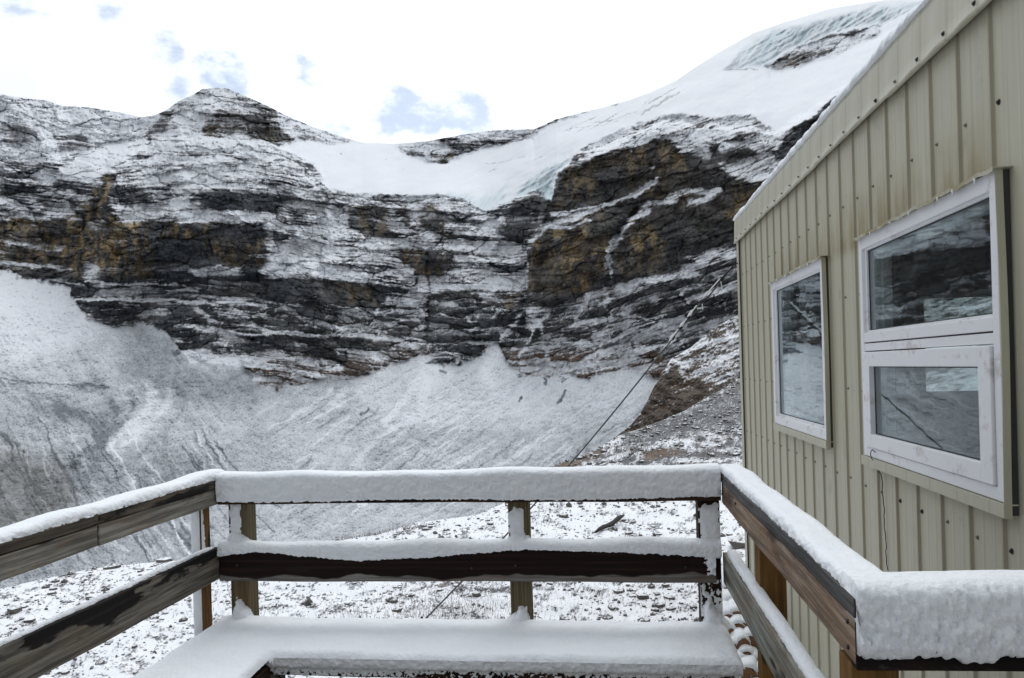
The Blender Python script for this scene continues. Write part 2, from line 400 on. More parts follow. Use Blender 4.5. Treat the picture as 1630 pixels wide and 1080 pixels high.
    put(S([(704,345),(705,375),(688,395)], 1.6), .05, .6); put(S([(683,395),(682,440),(684,480),(681,530),(676,560)], 2.0), .06, .6)
    # right buttress
    put(A([(838,475),(842,400),(862,372),(876,300),(905,262),(950,250),(985,230),(1060,196),(1135,200),(1200,240),(1260,300),(1260,440),(1170,420),(1100,410),(1000,445),(940,470)], 5), .05)
    put(A([(920,262),(930,240),(985,212),(1050,190),(1100,185),(1130,190),(1138,225),(1128,250),(1085,245),(1066,222),(1040,220),(1020,240),(990,236),(960,246)], 6), .60)
    put(A([(1134,215),(1150,190),(1190,183),(1240,205),(1245,250),(1190,238),(1150,242)], 6), .47)
    put(A([(1150,262),(1200,250),(1250,255),(1245,285),(1200,292),(1165,282)], 6), .58)
    put(A([(1234,246),(1250,213),(1289,189),(1320,163),(1360,132),(1400,98),(1500,50),(1700,40),(1700,300),(1300,300),(1250,250)], 4), .08)
    for pts, w, k in (([(862,363),(900,352),(930,342),(958,326)], 4, .85), ([(842,385),(870,366)], 3, .6), ([(876,342),(930,332),(975,325),(1010,310),(1040,292)], 3.5, .8), ([(1040,292),(1048,284)], 3, .6), ([(969,425),(972,400),(985,376),(1005,352),(1030,336)], 5, .85), ([(972,440),(969,400)], 2.5, .6), ([(1060,318),(1090,306),(1128,304)], 4, .7), ([(1095,325),(1125,318),(1140,302)], 4, .6), ([(1000,352),(1030,322),(1075,322)], 3, .45), ([(1010,272),(1040,266)], 2.5, .5), ([(884,362),(910,360),(940,352)], 2.5, .6)): put(S(pts, w), .9, k)
    put(S([(845,465),(842,430),(840,400)], 2), .02, .8); put(S([(968,430),(985,370)], 2), .02, .4)
    # foot of the buttress
    put(A([(840,480),(940,472),(1000,450),(1100,415),(1180,400),(1300,420),(1300,620),(840,600)], 8), .27)
    put(A([(974,448),(1000,430),(1060,416),(1110,412),(1116,430),(1080,440),(1010,455)], 4), .05)
    put(A([(842,440),(900,462),(930,470),(935,500),(870,495),(842,480)], 5), .10)
    for pts, w, k in (([(985,460),(1020,450),(1060,442),(1110,436)], 5, .85), ([(1095,430),(1130,410),(1170,402)], 9, .75), ([(1000,490),(1040,478),(1070,474)], 4, .6), ([(940,468),(925,490),(915,520)], 3.5, .5), ([(885,543),(920,548),(955,546),(990,535)], 2.6, .75), ([(870,500),(850,520),(838,550)], 3, .6), ([(843,500),(858,515),(866,540),(870,570)], 3.5, .6), ([(960,455),(970,490),(975,520)], 3, .4), ([(990,500),(1030,510),(1060,500)], 3, .6), ([(960,565),(1020,562),(1060,548),(1080,535)], 4, .7), ([(1000,525),(1050,530),(1090,520)], 3, .5), ([(1090,475),(1140,462),(1180,452)], 4, .6), ([(800,540),(815,515),(830,500)], 4, .6), ([(826,570),(840,556)], 3, .6)): put(S(pts, w), .9, k)
    for q in ([(880,520),(920,512),(938,530),(925,548),(890,540)], [(955,515),(985,510),(1000,525),(985,535),(958,530)], [(1000,480),(1035,470),(1040,500),(1010,500)], [(1040,455),(1080,450),(1085,478),(1050,485)]): put(A(q, 4), .16)
    put(A([(380,585),(440,560),(540,580),(560,604),(440,620),(400,605)], 5), .42); put(A([(560,560),(640,550),(680,545),(690,560),(640,575),(600,588)], 5), .34); put(A([(810,575),(870,570),(1040,575),(1040,605),(840,604)], 5), .40)
    put(A([(290,560),(320,555),(345,566),(390,566),(420,570),(432,585),(400,584),(350,580),(300,575)], 4), .95)
    put(A([(0,395),(20,420),(-100,418),(-100,395)], 5), .35)
    # far left ridge and the peak
    fr = A([(-300,130),(60,140),(240,170),(262,178),(230,224),(165,225),(90,262),(-300,236)], 8); put(fr, .76)
    put(A([(0,198),(40,196),(58,212),(50,235),(20,236),(0,228)], 6), .24); put(A([(86,218),(130,212),(150,235),(120,242),(95,236)], 5), .36); put(A([(-200,160),(60,160),(100,175),(60,195),(-200,200)], 6), .58)
    put(A([(228,218),(258,180),(276,176),(268,205),(245,228),(232,230)], 4), .30); put(A([(322,215),(330,190),(352,180),(400,182),(440,195),(448,205),(470,225),(445,236),(390,222)], 6), .20)
    put(A([(470,222),(480,210),(530,222),(510,228)], 4), .25); put(A([(400,168),(430,170),(450,190),(430,192)], 5), .36)
    put(A([(632,240),(660,228),(760,216),(850,212),(848,222),(800,226),(768,230),(735,246),(705,258),(690,256),(660,248)], 4), .46); put(A([(686,250),(715,244),(728,246),(705,259)], 4), .2); put(A([(800,220),(850,214),(850,222),(810,228)], 3), .3)
    put(A([(862,204),(885,190),(895,192),(880,200)], 3), .2)
    put(A([(1218,106),(1250,84),(1320,55),(1360,48),(1395,42),(1398,56),(1360,78),(1300,98),(1250,112),(1225,114)], 5), .36)
    put(S([(226,224),(245,246),(268,224),(312,215),(380,224),(446,236),(474,224)], 4), .9, .75)
    put(A([(112,352),(150,312),(168,276),(182,280),(176,310),(170,352),(150,372),(112,372)], 6), .14)
    put(A([(0,292),(60,296),(60,312),(0,308)], 5), .2); put(A([(60,316),(130,312),(140,330),(70,334)], 5), .2); put(A([(0,330),(70,332),(70,346),(0,345)], 5), .2); put(A([(75,290),(130,282),(140,300),(90,304)], 5), .25)
    # ---- ice and snowfields
    G = A([(440,234),(470,224),(500,226),(540,229),(580,226),(632,228),(634,240),(660,252),(705,262),(740,248),(770,232),(850,224),(862,206),(895,192),(1000,158),(1150,60),(1300,0),(1420,-60),(1560,-60),(1440,70),(1400,96),(1360,130),(1320,161),(1289,187),(1250,208),(1236,208),(1196,184),(1150,188),(1100,182),(1050,188),(985,208),(930,236),(905,258),(884,284),(876,322),(862,305),(850,303),(790,330),(770,336),(745,322),(700,312),(560,310),(520,300),(505,268),(470,248)], 3)
    R1 = A([(95,268),(130,245),(225,221),(238,228),(205,250),(168,274),(140,292),(110,288)], 4)
    inG = np.clip(G * (1 - A([(1218,106),(1250,84),(1320,55),(1360,48),(1395,42),(1398,56),(1360,78),(1300,98),(1250,112),(1225,114)], 4)), 0, 1)
    ice = np.zeros(px.shape, np.float32)
    i1 = A([(812,322),(840,292),(880,265),(905,255),(900,262),(884,284),(876,322),(862,306),(850,303),(826,314)], 5)
    i2 = A([(690,312),(720,308),(760,318),(790,300),(812,290),(800,325),(770,334),(745,322)], 6)
    i3 = A([(1156,112),(1180,80),(1230,50),(1320,30),(1400,10),(1480,2),(1400,38),(1320,52),(1250,80),(1215,104)], 6)
    i4 = S([(1020,182),(1040,170),(1078,150)], 4); i5 = S([(900,206),(960,196),(1010,180),(1040,160)], 7)
    crev = fbm(px / 60, (py + .55 * px) / 5, 4, 31); ribs = fbm((px + .7 * py) / 10, (py - px * .5) / 60, 3, 32)
    ice = np.clip(i1 * (.72 + .6 * ribs + .4 * crev) + i2 * (.50 + .9 * ribs) + i3 * (.45 + .9 * ribs + .5 * crev) + .5 * i5 * ss(.0, .4, crev), 0, 1)
    ice = np.maximum(ice, .95 * S([(868,305),(872,318),(876,325)], 6))
    # thin ledges along the beds, and joints that cut across them
    lw = fbm(px / 95, ys / 13, 3, 81, .6); led = np.clip(1 - np.abs(lw) / .075, 0, 1) * ss(-.25, .25, fbm(px / 26, py / 12, 3, 82))
    lw2 = fbm(px / 50, ys / 5.5, 3, 83, .6); led2 = np.clip(1 - np.abs(lw2) / .11, 0, 1) * ss(-.1, .35, fbm(px / 15, py / 8, 3, 84))
    j1 = fbm((px + .8 * py) / 20, (py - .7 * px) / 75, 3, 85); j2 = fbm((px - .9 * py) / 18, (py + .8 * px) / 70, 3, 86)
    low = ss(440, 500, py) * ss(250, 420, px)
    jn = (np.clip(1 - np.abs(j1) / .06, 0, 1) + np.clip(1 - np.abs(j2) / .06, 0, 1)) * ss(-.1, .3, fbm(px / 30, py / 30, 3, 87)) * (.25 + .75 * low)
    led = led * ss(.02, .2, c); 
    bw = 7 * fbm(px / 26, py / 22, 3, 140); bw2 = 3 * fbm(px / 10, py / 9, 2, 141)
    e1, v1, y1 = cells((px + bw) / 64, (ys + .6 * bw) / 22, 1); e2, v2, y2 = cells((px + bw2) / 30, (ys + .6 * bw2 + 3) / 9, 2); e3, v3, y3 = cells((px + bw2) / 13, (ys + .3 * bw2) / 4, 3)
    mid = ss(.02, .14, c) * (1 - .75 * ss(.5, .75, c))
    lo2 = ss(430, 520, py) * ss(330, 480, px)
    blk = mid * ((v1 - .5) * .32 + (v2 - .5) * .14 - .32 * y1 - (.06 + .24 * lo2) * y2 + lo2 * (v2 - .5) * .16)
    s1 = fbm(px / 210, ys / 9.5, 3, 150, .6); s2 = fbm(px / 110, ys / 4.2, 2, 151); s3 = fbm(px / 55, ys / 2.4, 2, 152)
    crack = (1 - ss(.015, .075, e1)) * .5 + (1 - ss(.02, .10, e2)) * .3
    snow_line = c + .065 + blk - crack * mid * .20 + (.38 * s1 + .34 * s2 + .30 * s3 + .16 * N2 + .28 * NB + .20 * NF) * (1 - .25 * lo2) * (1 - .4 * fr) * (.52 + .48 * ss(.10, .48, c)) + .38 * led + .30 * led2 * ss(.05, .3, c) + .32 * jn * ss(.04, .2, c)
    gap = np.clip(1 - np.abs(fbm(px / 70, (ys + 40) / 8, 3, 88, .6)) / .07, 0, 1) * ss(-.2, .2, fbm(px / 22, py / 10, 3, 89))
    snow_line = snow_line - .42 * gap * ss(.4, .6, c)
    # keep the beds readable: strong where half covered, quiet where full or bare
    snow = snow_line
    snow = lerp(snow, 1.1 + .05 * N1, inG); snow = lerp(snow, 1.05, R1)
    dark = np.zeros(px.shape, np.float32)
    for pts, w, k in (([(1020,184),(1036,172),(1060,160),(1082,148)], 2.2, .8), ([(900,208),(940,202),(985,192)], 1.2, .45), ([(940,196),(990,186),(1015,176)], 1.2, .5), ([(1014,182),(1030,160),(1042,152)], 1.2, .4), ([(770,262),(820,255),(860,246)], 1.2, .4), ([(735,282),(770,276),(800,268)], 1.2, .35), ([(520,246),(545,247)], 1.2, .4), ([(610,252),(648,270)], 1.0, .35), ([(1156,114),(1175,112),(1205,113)], 2, .5), ([(690,313),(700,316)], 3, .3), ([(740,310),(752,325),(770,336)], 2, .3)): dark = np.maximum(dark, k * S(pts, w))
    cz = A([(880,215),(905,195),(1000,160),(1100,120),(1090,150),(1000,195),(920,215)], 8) + A([(720,290),(760,258),(880,240),(870,262),(800,280)], 10) * .8 + A([(500,245),(660,250),(680,280),(540,270)], 12) * .5
    snow = snow - inG * cz * .8 * ss(.26, .40, crev)
    snow = snow - 1.5 * dark * (1.15 + .5 * NF) - inG * (.5 * i1 + .8 * i2 + .8 * i3) * .62 * ss(.2, .55, crev) 
    # ---- scree
    st = scree_top(px + .5 * wx); sm = ss(-3, 3, py - st - 2.2 * wy)
    hl = A([(290,560),(345,564),(390,564),(432,583),(400,586),(350,582),(300,577)], 3)
    k = ss(330, 520, px + (py - 600) * .25)
    uR = (px * 140 + py * 250) / 286.; vR = (py * 140 - px * 250) / 286.
    uL = (px * 105 - py * 85) / 135.; vL = (px * 85 + py * 105) / 135.
    fR = fbm(uR / 9 + .6 * fbm(vR / 60, uR / 60, 2, 40), vR / 160, 4, 41, .6); fL = fbm(uL / 7 + .9 * fbm(vL / 70, uL / 50, 2, 42), vL / 150, 4, 43, .6)
    flow = lerp(fL, fR, k); big = fbm(px / 120, py / 70, 4, 44); spk = fbm(px / 2.6, py / 2.2, 2, 45)
    brk = ss(-.15, .35, fbm(px / 45, py / 30, 3, 47)); thin = np.clip(1 - np.abs(flow) / .06, 0, 1)
    sc = .57 + (.09 + .05 * (1 - k)) * flow * (.3 + .7 * brk) + .12 * big + .15 * spk + .17 * fbm(px / 20, py / 12, 5, 46, .66) - .12 * thin * brk * ss(0, .3, fbm(px / 30, py / 50, 2, 48)) * (1.4 - k)
    sc += .42 * A([(-200,420),(0,425),(100,452),(112,485),(150,508),(120,530),(60,560),(-200,600)], 42)
    sc -= .16 * A([(200,535),(228,515),(268,530),(300,580),(420,610),(400,650),(260,640),(190,590)], 18)
    sc += .15 * A([(560,606),(680,566),(740,586),(790,545),(830,598),(1000,592),(1040,602),(1000,660),(800,680),(640,680),(580,660)], 22)
    sc -= .10 * A([(-200,600),(150,640),(260,690),(320,760),(200,900),(-200,900)], 25) * (.55 + .45 * ss(-.15, .3, fL))
    sc -= .13 * A([(-200,700),(20,712),(90,735),(120,790),(80,860),(-200,860)], 25) * (.8 + .6 * spk)
    sc -= .10 * ss(700, 760, py) * (1 - k)
    band = S([(60,650),(110,655),(150,668),(160,700),(140,760)], 12) - .9 * S([(240,615),(255,650),(225,680),(185,720)], 10) + .7 * S([(120,618),(165,612),(175,650),(160,690)], 9) + .5 * S([(300,660),(310,700),(330,740)], 10) + .8 * S([(95,640),(100,665)], 8) - .6 * S([(150,700),(142,750),(160,800)], 9)
    sc -= .18 * band * (1 + fL)
    for pts, w, a in (([(612,672),(650,632),(668,600)], 4, .5), ([(650,668),(668,662)], 6, .6), ([(672,640),(680,600),(672,575)], 5, .4), ([(690,590),(720,575)], 4, .4), ([(535,640),(545,625)], 7, .4), ([(790,560),(775,590),(790,630)], 10, .22), ([(640,668),(560,740)], 4, .15)): sc += a * S(pts, w)
    for pts, w, a in (([(676,580),(690,578),(704,584)], 2.5, .8), ([(888,640),(902,622)], 1.8, .8), ([(896,610),(905,600)], 1.6, .7), ([(575,660),(588,650)], 1.5, .6), ([(135,614),(150,613),(175,616)], 1.6, .7), ([(0,602),(60,610),(135,614)], 1.0, .28), ([(0,690),(15,705)], 3, .6), ([(278,562),(281,560)], 2.5, .8), ([(868,612),(866,600)], 2, .6), ([(700,590),(708,592)], 2, .5), ([(830,632),(826,640)], 1.5, .6)): sc -= a * S(pts, w)
    rs = np.random.default_rng(5)
    for i in range(95):
        x = rs.uniform(-60, 345); y = rs.uniform(630, 830) + .12 * x; L = rs.uniform(35, 120); q = []; ax = rs.uniform(.28, .62) + .0012 * x
        for j in range(6): q.append((x, y)); x += L / 5 * ax * (.6 + .16 * j) + rs.normal(0, 2.2); y += L / 5
        sc += rs.choice([-1, -1, .8]) * rs.uniform(.14, .42) * S(q, rs.uniform(.8, 1.7)) * sm
    for i in range(120):
        x = rs.uniform(450, 1060); y = rs.uniform(612, 800); L = rs.uniform(25, 110); q = []; ax = rs.uniform(1.0, 1.9)
        for j in range(5): q.append((x, y)); x -= L / 4 * ax * (.8 + .1 * j) * .62 + rs.normal(0, 1.5); y += L / 4 * .62
        sc += rs.choice([-1, 1]) * rs.uniform(.06, .22) * S(q, rs.uniform(.8, 2.4)) * sm
    for (a, b, g) in ((232, 612, 1), (262, 606, .6), (205, 622, -.8), (176, 640, -.7), (285, 622, -.5)):
        q = [(a + 14 * sin(j * .5), b) for j in range(1)] + [(a + 10, b + 15), (a + 6, b + 34), (a - 14, b + 56), (a - 42, b + 80), (a - 62, b + 104)]
        sc += .20 * g * S(q, 5.0) * (1 + 1.2 * NF) * sm
    blk = rng.random(px.shape); sc = np.where((blk > .9990) & (py > st + 25), sc - .5, sc)
    snow = lerp(snow, sc, sm); snow = np.maximum(snow, hl * 1.0)
    # ---- rock colour
    base = np.array([.050, .057, .069]); br = np.array([.082, .070, .058]); oc = np.array([.34, .245, .125]); gr = np.array([.105, .105, .105]); ft = np.array([.16, .105, .075]); sg = np.array([.175, .190, .207])
    col = np.broadcast_to(base, px.shape + (3,)).astype(np.float32).copy()
    def tint(m, v): 
        nonlocal col; col = col + (v - col) * np.clip(m, 0, 1)[..., None]
    tint(ss(-.15, .35, NB + .4 * NV) * .55, gr)
    tint(ss(440, 520, py) * (.25 + .45 * ss(.3, .8, v2)), np.array([.098, .098, .098]))
    tint(ss(800, 870, px) * ss(620, 300, py) * .4, br)
    om = A([(-100,352),(110,350),(120,425),(-100,430)], 10) * .8 + A([(115,350),(165,265),(185,330),(235,350),(240,440),(120,440)], 10) * .9 + A([(255,352),(330,352),(340,380),(260,378)], 6) * .9 + A([(320,385),(430,380),(440,425),(330,420)], 10) * .6 + A([(845,380),(960,330),(975,420),(930,470),(842,460)], 8) * .9 + A([(975,390),(1010,345),(1060,380),(1050,430),(990,440)], 8) * .8 + A([(960,250),(1020,235),(1090,220),(1100,330),(980,300)], 10) * .55 + A([(1160,290),(1210,280),(1200,345),(1150,350)], 8) * .9 + A([(796,470),(830,470),(825,500),(800,500)], 6) * .8 + A([(556,330),(720,325),(720,380),(560,378)], 8) * .35 + A([(640,395),(720,395),(720,440),(640,440)], 8) * .5 + A([(890,270),(950,250),(950,330),(880,330)], 8) * .4 + A([(540,450),(616,460),(612,494),(540,480)], 6) * .35 + A([(686,250),(728,244),(705,259)], 6) * .9 + A([(1218,104),(1290,84),(1290,100),(1225,114)], 6) * .9 + A([(320,190),(470,205),(470,235),(320,216)], 8) * .5 + A([(86,215),(150,215),(150,242),(90,240)], 8) * .4
    tint(om * .45, br); tint(om * .95 * ss(-.10, .28, NV + .45 * NB + .25 * NF), oc)
    tint((A([(842,430),(900,400),(905,470),(850,478)], 8) + A([(980,410),(1060,395),(1050,440),(990,445)], 6)) * .5, np.array([.15, .14, .125]))
    tint(A([(1234,246),(1250,213),(1289,189),(1320,163),(1400,98),(1500,50),(1700,40),(1700,300),(1300,300)], 5) * .8, np.array([.06, .065, .075]))
    tint((A([(380,575),(440,560),(560,585),(560,606),(440,622),(390,605)], 8) + A([(550,570),(690,545),(690,566),(560,606)], 8) * .6 + A([(800,560),(1060,560),(1060,612),(830,606)], 10)) * .9, ft)
    tint(ss(240, 200, py) * ss(900, 800, px) * .6, np.array([.13, .12, .11]))
    tint(sm, sg); tint(sm * A([(-200,700),(20,712),(90,735),(120,790),(80,860),(-200,860)], 25) * .8, np.array([.14, .138, .13]))
    rockm = (1 - sm) * (1 - inG)
    tint(rockm * ss(.55, .9, v1) * .45, br * 1.15); tint(rockm * ss(.6, .95, v2) * .4, gr * 1.1)
    col *= (1 + rockm * ((v1 - .5) * .5 + (v2 - .5) * .7 + (v3 - .5) * .5 - .5 * crack))[..., None]
    tint(fr * .8, np.array([.155, .16, .168]))  # far ridge rock paled to grey: haze put into its colour
    tint(np.maximum(inG, R1), np.array([.48, .56, .59]))
    col *= (1 + .35 * NB + .25 * NV * (1 - sm))[..., None]; col = np.clip(col, .012, .5)
    # ---- slopes: ledges lie back, bare rock stands up; glacier and scree have their own pitch
    cs = np.clip(c + .40 * s1 + .25 * s2 + .2 * NB + .8 * blk, 0, 1)
    T = np.exp(lerp(np.log(4.5), np.log(.95), ss(.15, .75, cs)))
    T = lerp(T, .52 + .16 * fbm(px / 60, (py + .3 * px) / 25, 3, 50) + .5 * np.maximum(i1, i3), np.maximum(inG, R1))
    Ts = lerp(.34, .58, ss(900, 600, py)) + .10 * big
    T = lerp(T, Ts, sm)
    ln = calm(integrate(t, T, 330.0), 26, 9)
    rel = (1 - sm) * (1 - inG) * (.012 * (v1 - .5) + .006 * (v2 - .5) + .006 * crack) + .030 * fbm(px / 130, py / 190, 3, 51) + (.022 * NB + .008 * NV + .0022 * NF) * (1 - sm) * (1 - np.maximum(inG, R1))
    rel += sm * (.0035 * flow * (.3 + .7 * brk) + .0022 * spk + .003 * fbm(px / 20, py / 12, 4, 46, .6) + .006 * big) + .02 * A([(200,640),(228,516),(268,530),(300,600)], 30) * -sm
    rel -= .05 * A([(842,600),(840,400),(876,300),(905,262),(985,225),(1060,196),(1240,210),(1500,40),(1700,400),(1300,640)], 6) * ss(600, 400, py)
    rel += .010 * S([(683,395),(682,440),(684,480),(681,530),(676,560)], 5) + .006 * S([(704,345),(705,375),(688,395)], 5) + .02 * S([(968,430),(985,370),(1010,330)], 5) - .03 * A([(165,300),(185,250),(235,222),(330,218),(420,226),(470,250),(520,300),(520,350),(420,440),(300,440),(150,440)], 14)
    rel -= .02 * A([(788,352),(822,318),(852,304),(872,330),(850,388),(800,376)], 5)
    rel += inG * (.006 * fbm(px / 90, (py + .35 * px) / 24, 3, 142) + .0022 * crev * ss(560, 900, px) + .010 * (i1 + i2 + i3) * ribs + .006 * (i1 + i3) * crev)
    ln = ln + rel
    XYZ = sheet_xyz(ln, t, phi)
    # the far side of the ridge, so that the range has thickness
    last = XYZ[-1]; dirn = np.stack([np.sin(phi) * cos(TH) - np.cos(phi) * sin(TH), np.sin(phi) * sin(TH) + np.cos(phi) * cos(TH), 0 * phi], -1)
    ext = [last + dirn * d + np.array([0, 0, -h]) for d, h in ((25, 6), (120, 60), (400, 300))]
    XYZ = np.concatenate([XYZ, np.stack(ext)], 0)
    padr = lambda a: np.concatenate([a] + [a[-1:]] * 3, 0)
    snow, ice, col, sm2, G2 = padr(snow), padr(ice), padr(col), padr(sm), padr(np.maximum(inG, R1))
    fm_s = sm2[:-1, :-1] > .5; fm_g = (G2[:-1, :-1] > .5) & ~fm_s
    mt = mat_terrain('cliff_rock_and_snow', 1.1, .36, .55, 1.2, .24, .72); ms = mat_terrain('scree_and_snow', 1.3, .40, .6, .6, .16, .88); mg = mat_terrain('glacier_snow', .35, .25, .35, .6)
    at = {'snow': snow, 'ice': ice}
    grid_object('mountain', XYZ, mt, at, col, ~fm_s & ~fm_g)
    grid_object('glacier', XYZ, mg, at, col, fm_g)
    grid_object('scree_slope', XYZ, ms, at, col, fm_s)

def build_hillside():
    top = curve([(900,800),(960,712),(985,692),(1005,676),(1018,660),(1030,640),(1038,622),(1052,596),(1068,572),(1100,553),(1133,525),(1180,498),(1300,440),(1500,390),(1800,330),(3000,300)])
    segs = [(px2phi(935), px2phi(1230), 330), (px2phi(1230), px2phi(3000), 160)]
    px, py, t, phi = sheet_axes(segs, 800, top, 300)
    wx = 5 * fbm(px / 30, py / 30, 4, 61); wy = 5 * fbm(px / 30, py / 30, 4, 62)
    P = Paint(px, py, wx, wy); A = P.poly; S = P.stroke
    ys = py + .42 * px; N = fbm(px / 40, ys / 6, 4, 63, .6); NB = fbm(px / 25, py / 16, 4, 64); F2 = fbm(px / 4, ys / 3, 3, 65)
    c = .52 + 0 * px
    dk = A([(960,720),(985,690),(1018,660),(1038,622),(1062,578),(1075,575),(1085,600),(1120,608),(1150,612),(1180,606),(1200,610),(1178,625),(1085,660),(1000,700)], 6)
    c = lerp(c, .21, dk); c = lerp(c, .45, A([(1072,575),(1133,528),(1240,480),(1240,600),(1180,602),(1120,604),(1085,592)], 6))
    c = lerp(c, .2, A([(1085,560),(1115,548),(1130,552),(1110,566)], 4) * .8)
    for q in ([(1060,590),(1068,575),(1090,580)], [(1105,590),(1140,580),(1175,560)], [(1090,560),(1130,545),(1175,535)]): c = lerp(c, .85, S(q, 4) * .7)
    snow = c + .48 * N + .22 * NB + .3 * F2
    col = np.broadcast_to(np.array([.088, .070, .055]), px.shape + (3,)).copy()
    col += (np.array([.15, .09, .06]) - col) * (ss(.1, .5, NB))[..., None] * .8
    T = .62 + .25 * N + .2 * NB
    ln = calm(integrate(t, T, 75.0), 20, 8) + .012 * NB + .004 * F2
    XYZ = sheet_xyz(ln, t, phi)
    dirn = np.stack([np.sin(phi) * cos(TH) - np.cos(phi) * sin(TH), np.sin(phi) * sin(TH) + np.cos(phi) * cos(TH), 0 * phi], -1)
    XYZ = np.concatenate([XYZ, (XYZ[-1] + dirn * 6 + np.array([0, 0, -4]))[None], (XYZ[-1] + dirn * 40 + np.array([0, 0, -60]))[None]], 0)
    padr = lambda a: np.concatenate([a] + [a[-1:]] * 2, 0)
    grid_object('hillside', XYZ, mat_terrain('heath_hillside', 2.2, .8, .6, .25), {'snow': padr(snow), 'ice': padr(0 * snow)}, padr(col))

GR = {}
def build_ground():
    top = curve([(-3000,1000),(-300,975),(-60,950),(0,937),(60,924),(140,907),(220,897),(285,892),(360,884),(440,873),(530,862),(600,852),(660,834),(720,826),(760,820),(820,792),(870,749),(900,735),(950,716),(985,694),(1020,682),(1085,657),(1130,630),(1180,604),(1300,560),(1500,520),(1800,500),(3000,520)])
    segs = [(radians(-74), px2phi(-420), 60), (px2phi(-420), px2phi(-30), 110), (px2phi(-30), px2phi(1230), 760), (px2phi(1230), radians(60), 130), (radians(60), radians(74), 30)]
    px, py, t, phi = sheet_axes(segs, 2300, top, 640, .62)
    NB = fbm(px / 90, py / 45, 4, 71); N = fbm(px / 22, py / 9, 4, 72); F2 = fbm(px / 4.5, py / 2.6, 3, 73)
    T = .02 - .05 * ss(700, 100, px) * ss(1100, 930, py) + .09 * ss(800, 1100, px) * ss(840, 700, py) + .05 * ss(840, 760, py)
    T = np.minimum(T, 0.30)
    t0 = t[0]; R0 = 2.28 / -t0
    # keep the slope a little shallower than the sight line
    dt = np.diff(t, axis=0); Tm = .5 * (T[1:] + T[:-1]); tm = .5 * (t[1:] + t[:-1])
    den = np.maximum(Tm - tm, .035)
    ln = np.log(R0)[None, :] + np.concatenate([np.zeros((1, len(phi))), np.cumsum(dt / den, axis=0)], 0)
    R = np.exp(ln)
    XYZ = sheet_xyz(ln, t, phi)
    w = 1 - ss(25, 60, R) * .4
    ea = fbm(XYZ[..., 0] / 1.6, XYZ[..., 1] / 1.6, 4, 74); eb = fbm(XYZ[..., 0] / .35, XYZ[..., 1] / .35, 4, 75)
    fade = ss(0, .12, np.linspace(1, 0, px.shape[0]))[:, None]
    XYZ[..., 2] += (.07 * ea + .035 * eb) * np.minimum(1, fade + .25)
    wx = 6 * NB; P = Paint(px, py, wx, wx); A = P.poly; S = P.stroke
    c = .76 + 0 * px
    brown = A([(862,752),(900,732),(945,716),(965,712),(950,728),(915,742),(880,765),(840,790)], 7) * .8 + A([(1022,726),(1040,716),(1075,713),(1098,716),(1060,728),(1030,734)], 5) * .9
    brown = np.clip(brown * (.75 + 1.2 * N), 0, 1)
    c -= .22 * A([(985,694),(1085,657),(1200,600),(1300,560),(1300,660),(1100,690),(1000,712)], 10)
    c -= .10 * A([(865,760),(985,694),(1200,600),(1200,760)], 10)
    c -= .16 * S([(980,738),(1060,735),(1120,722),(1180,706)], 4) - .1 * S([(1000,715),(1100,700)], 5)
    rough = ss(-.1, .35, N + .5 * NB)
    wet = A([(690,925),(780,922),(830,940),(760,952),(700,945)], 6) * .6 + A([(600,852),(640,836),(720,832),(700,846)], 6) * .3
    F3 = fbm(px / 2.6, py / 1.7, 2, 78)
    far = ss(780, 720, py)
    snow = c - .10 * far - .02 * far * ss(900, 1000, px) - .30 * rough + (.46 - .18 * far) * F2 + (.34 - .12 * far) * F3 - .75 * brown - .35 * wet + .1 * eb
    snow -= .12 * ss(.1, .4, fbm(px / 60, py / 30, 3, 77)) * ss(800, 900, py)
    col = np.broadcast_to(np.array([.12, .12, .125]), px.shape + (3,)).copy()
    col += (np.array([.16, .092, .05]) - col) * np.clip(brown + .35 * ss(.2, .5, NB), 0, 1)[..., None]
    GR.update(px=px, py=py, XYZ=XYZ, R=R, N=N)
    dirn = np.stack([np.sin(phi) * cos(TH) - np.cos(phi) * sin(TH), np.sin(phi) * sin(TH) + np.cos(phi) * cos(TH), 0 * phi], -1)
    L = XYZ[-1]; Rl = R[-1][:, None]
    X2 = np.concatenate([XYZ, (L + dirn * .03 * Rl + np.array([0, 0, -1.]) * .012 * Rl)[None], (L + dirn * .25 * Rl + np.array([0, 0, -1.]) * .22 * Rl)[None], (L + dirn * 2.5 * Rl + np.array([0, 0, -1.]) * 3 * Rl)[None]], 0)
    padr = lambda a: np.concatenate([a] + [a[-1:]] * 3, 0)
    grid_object('ground', X2, mat_terrain('snowy_stony_ground', 16., .7, .6, .03, .26, .70), {'snow': padr(snow), 'ice': padr(0 * snow)}, padr(col))
def ground_at(X, Y):
    g = GR['XYZ']; d = (g[..., 0] - X) ** 2 + (g[..., 1] - Y) ** 2
    i = np.unravel_index(np.argmin(d), d.shape); return g[i][2]
def ground_px(x, y):
    d = (GR['px'] - x) ** 2 + (GR['py'] - y) ** 2
    i = np.unravel_index(np.argmin(d), d.shape); return Vector(GR['XYZ'][i])

build_mountain(); build_hillside(); build_ground()

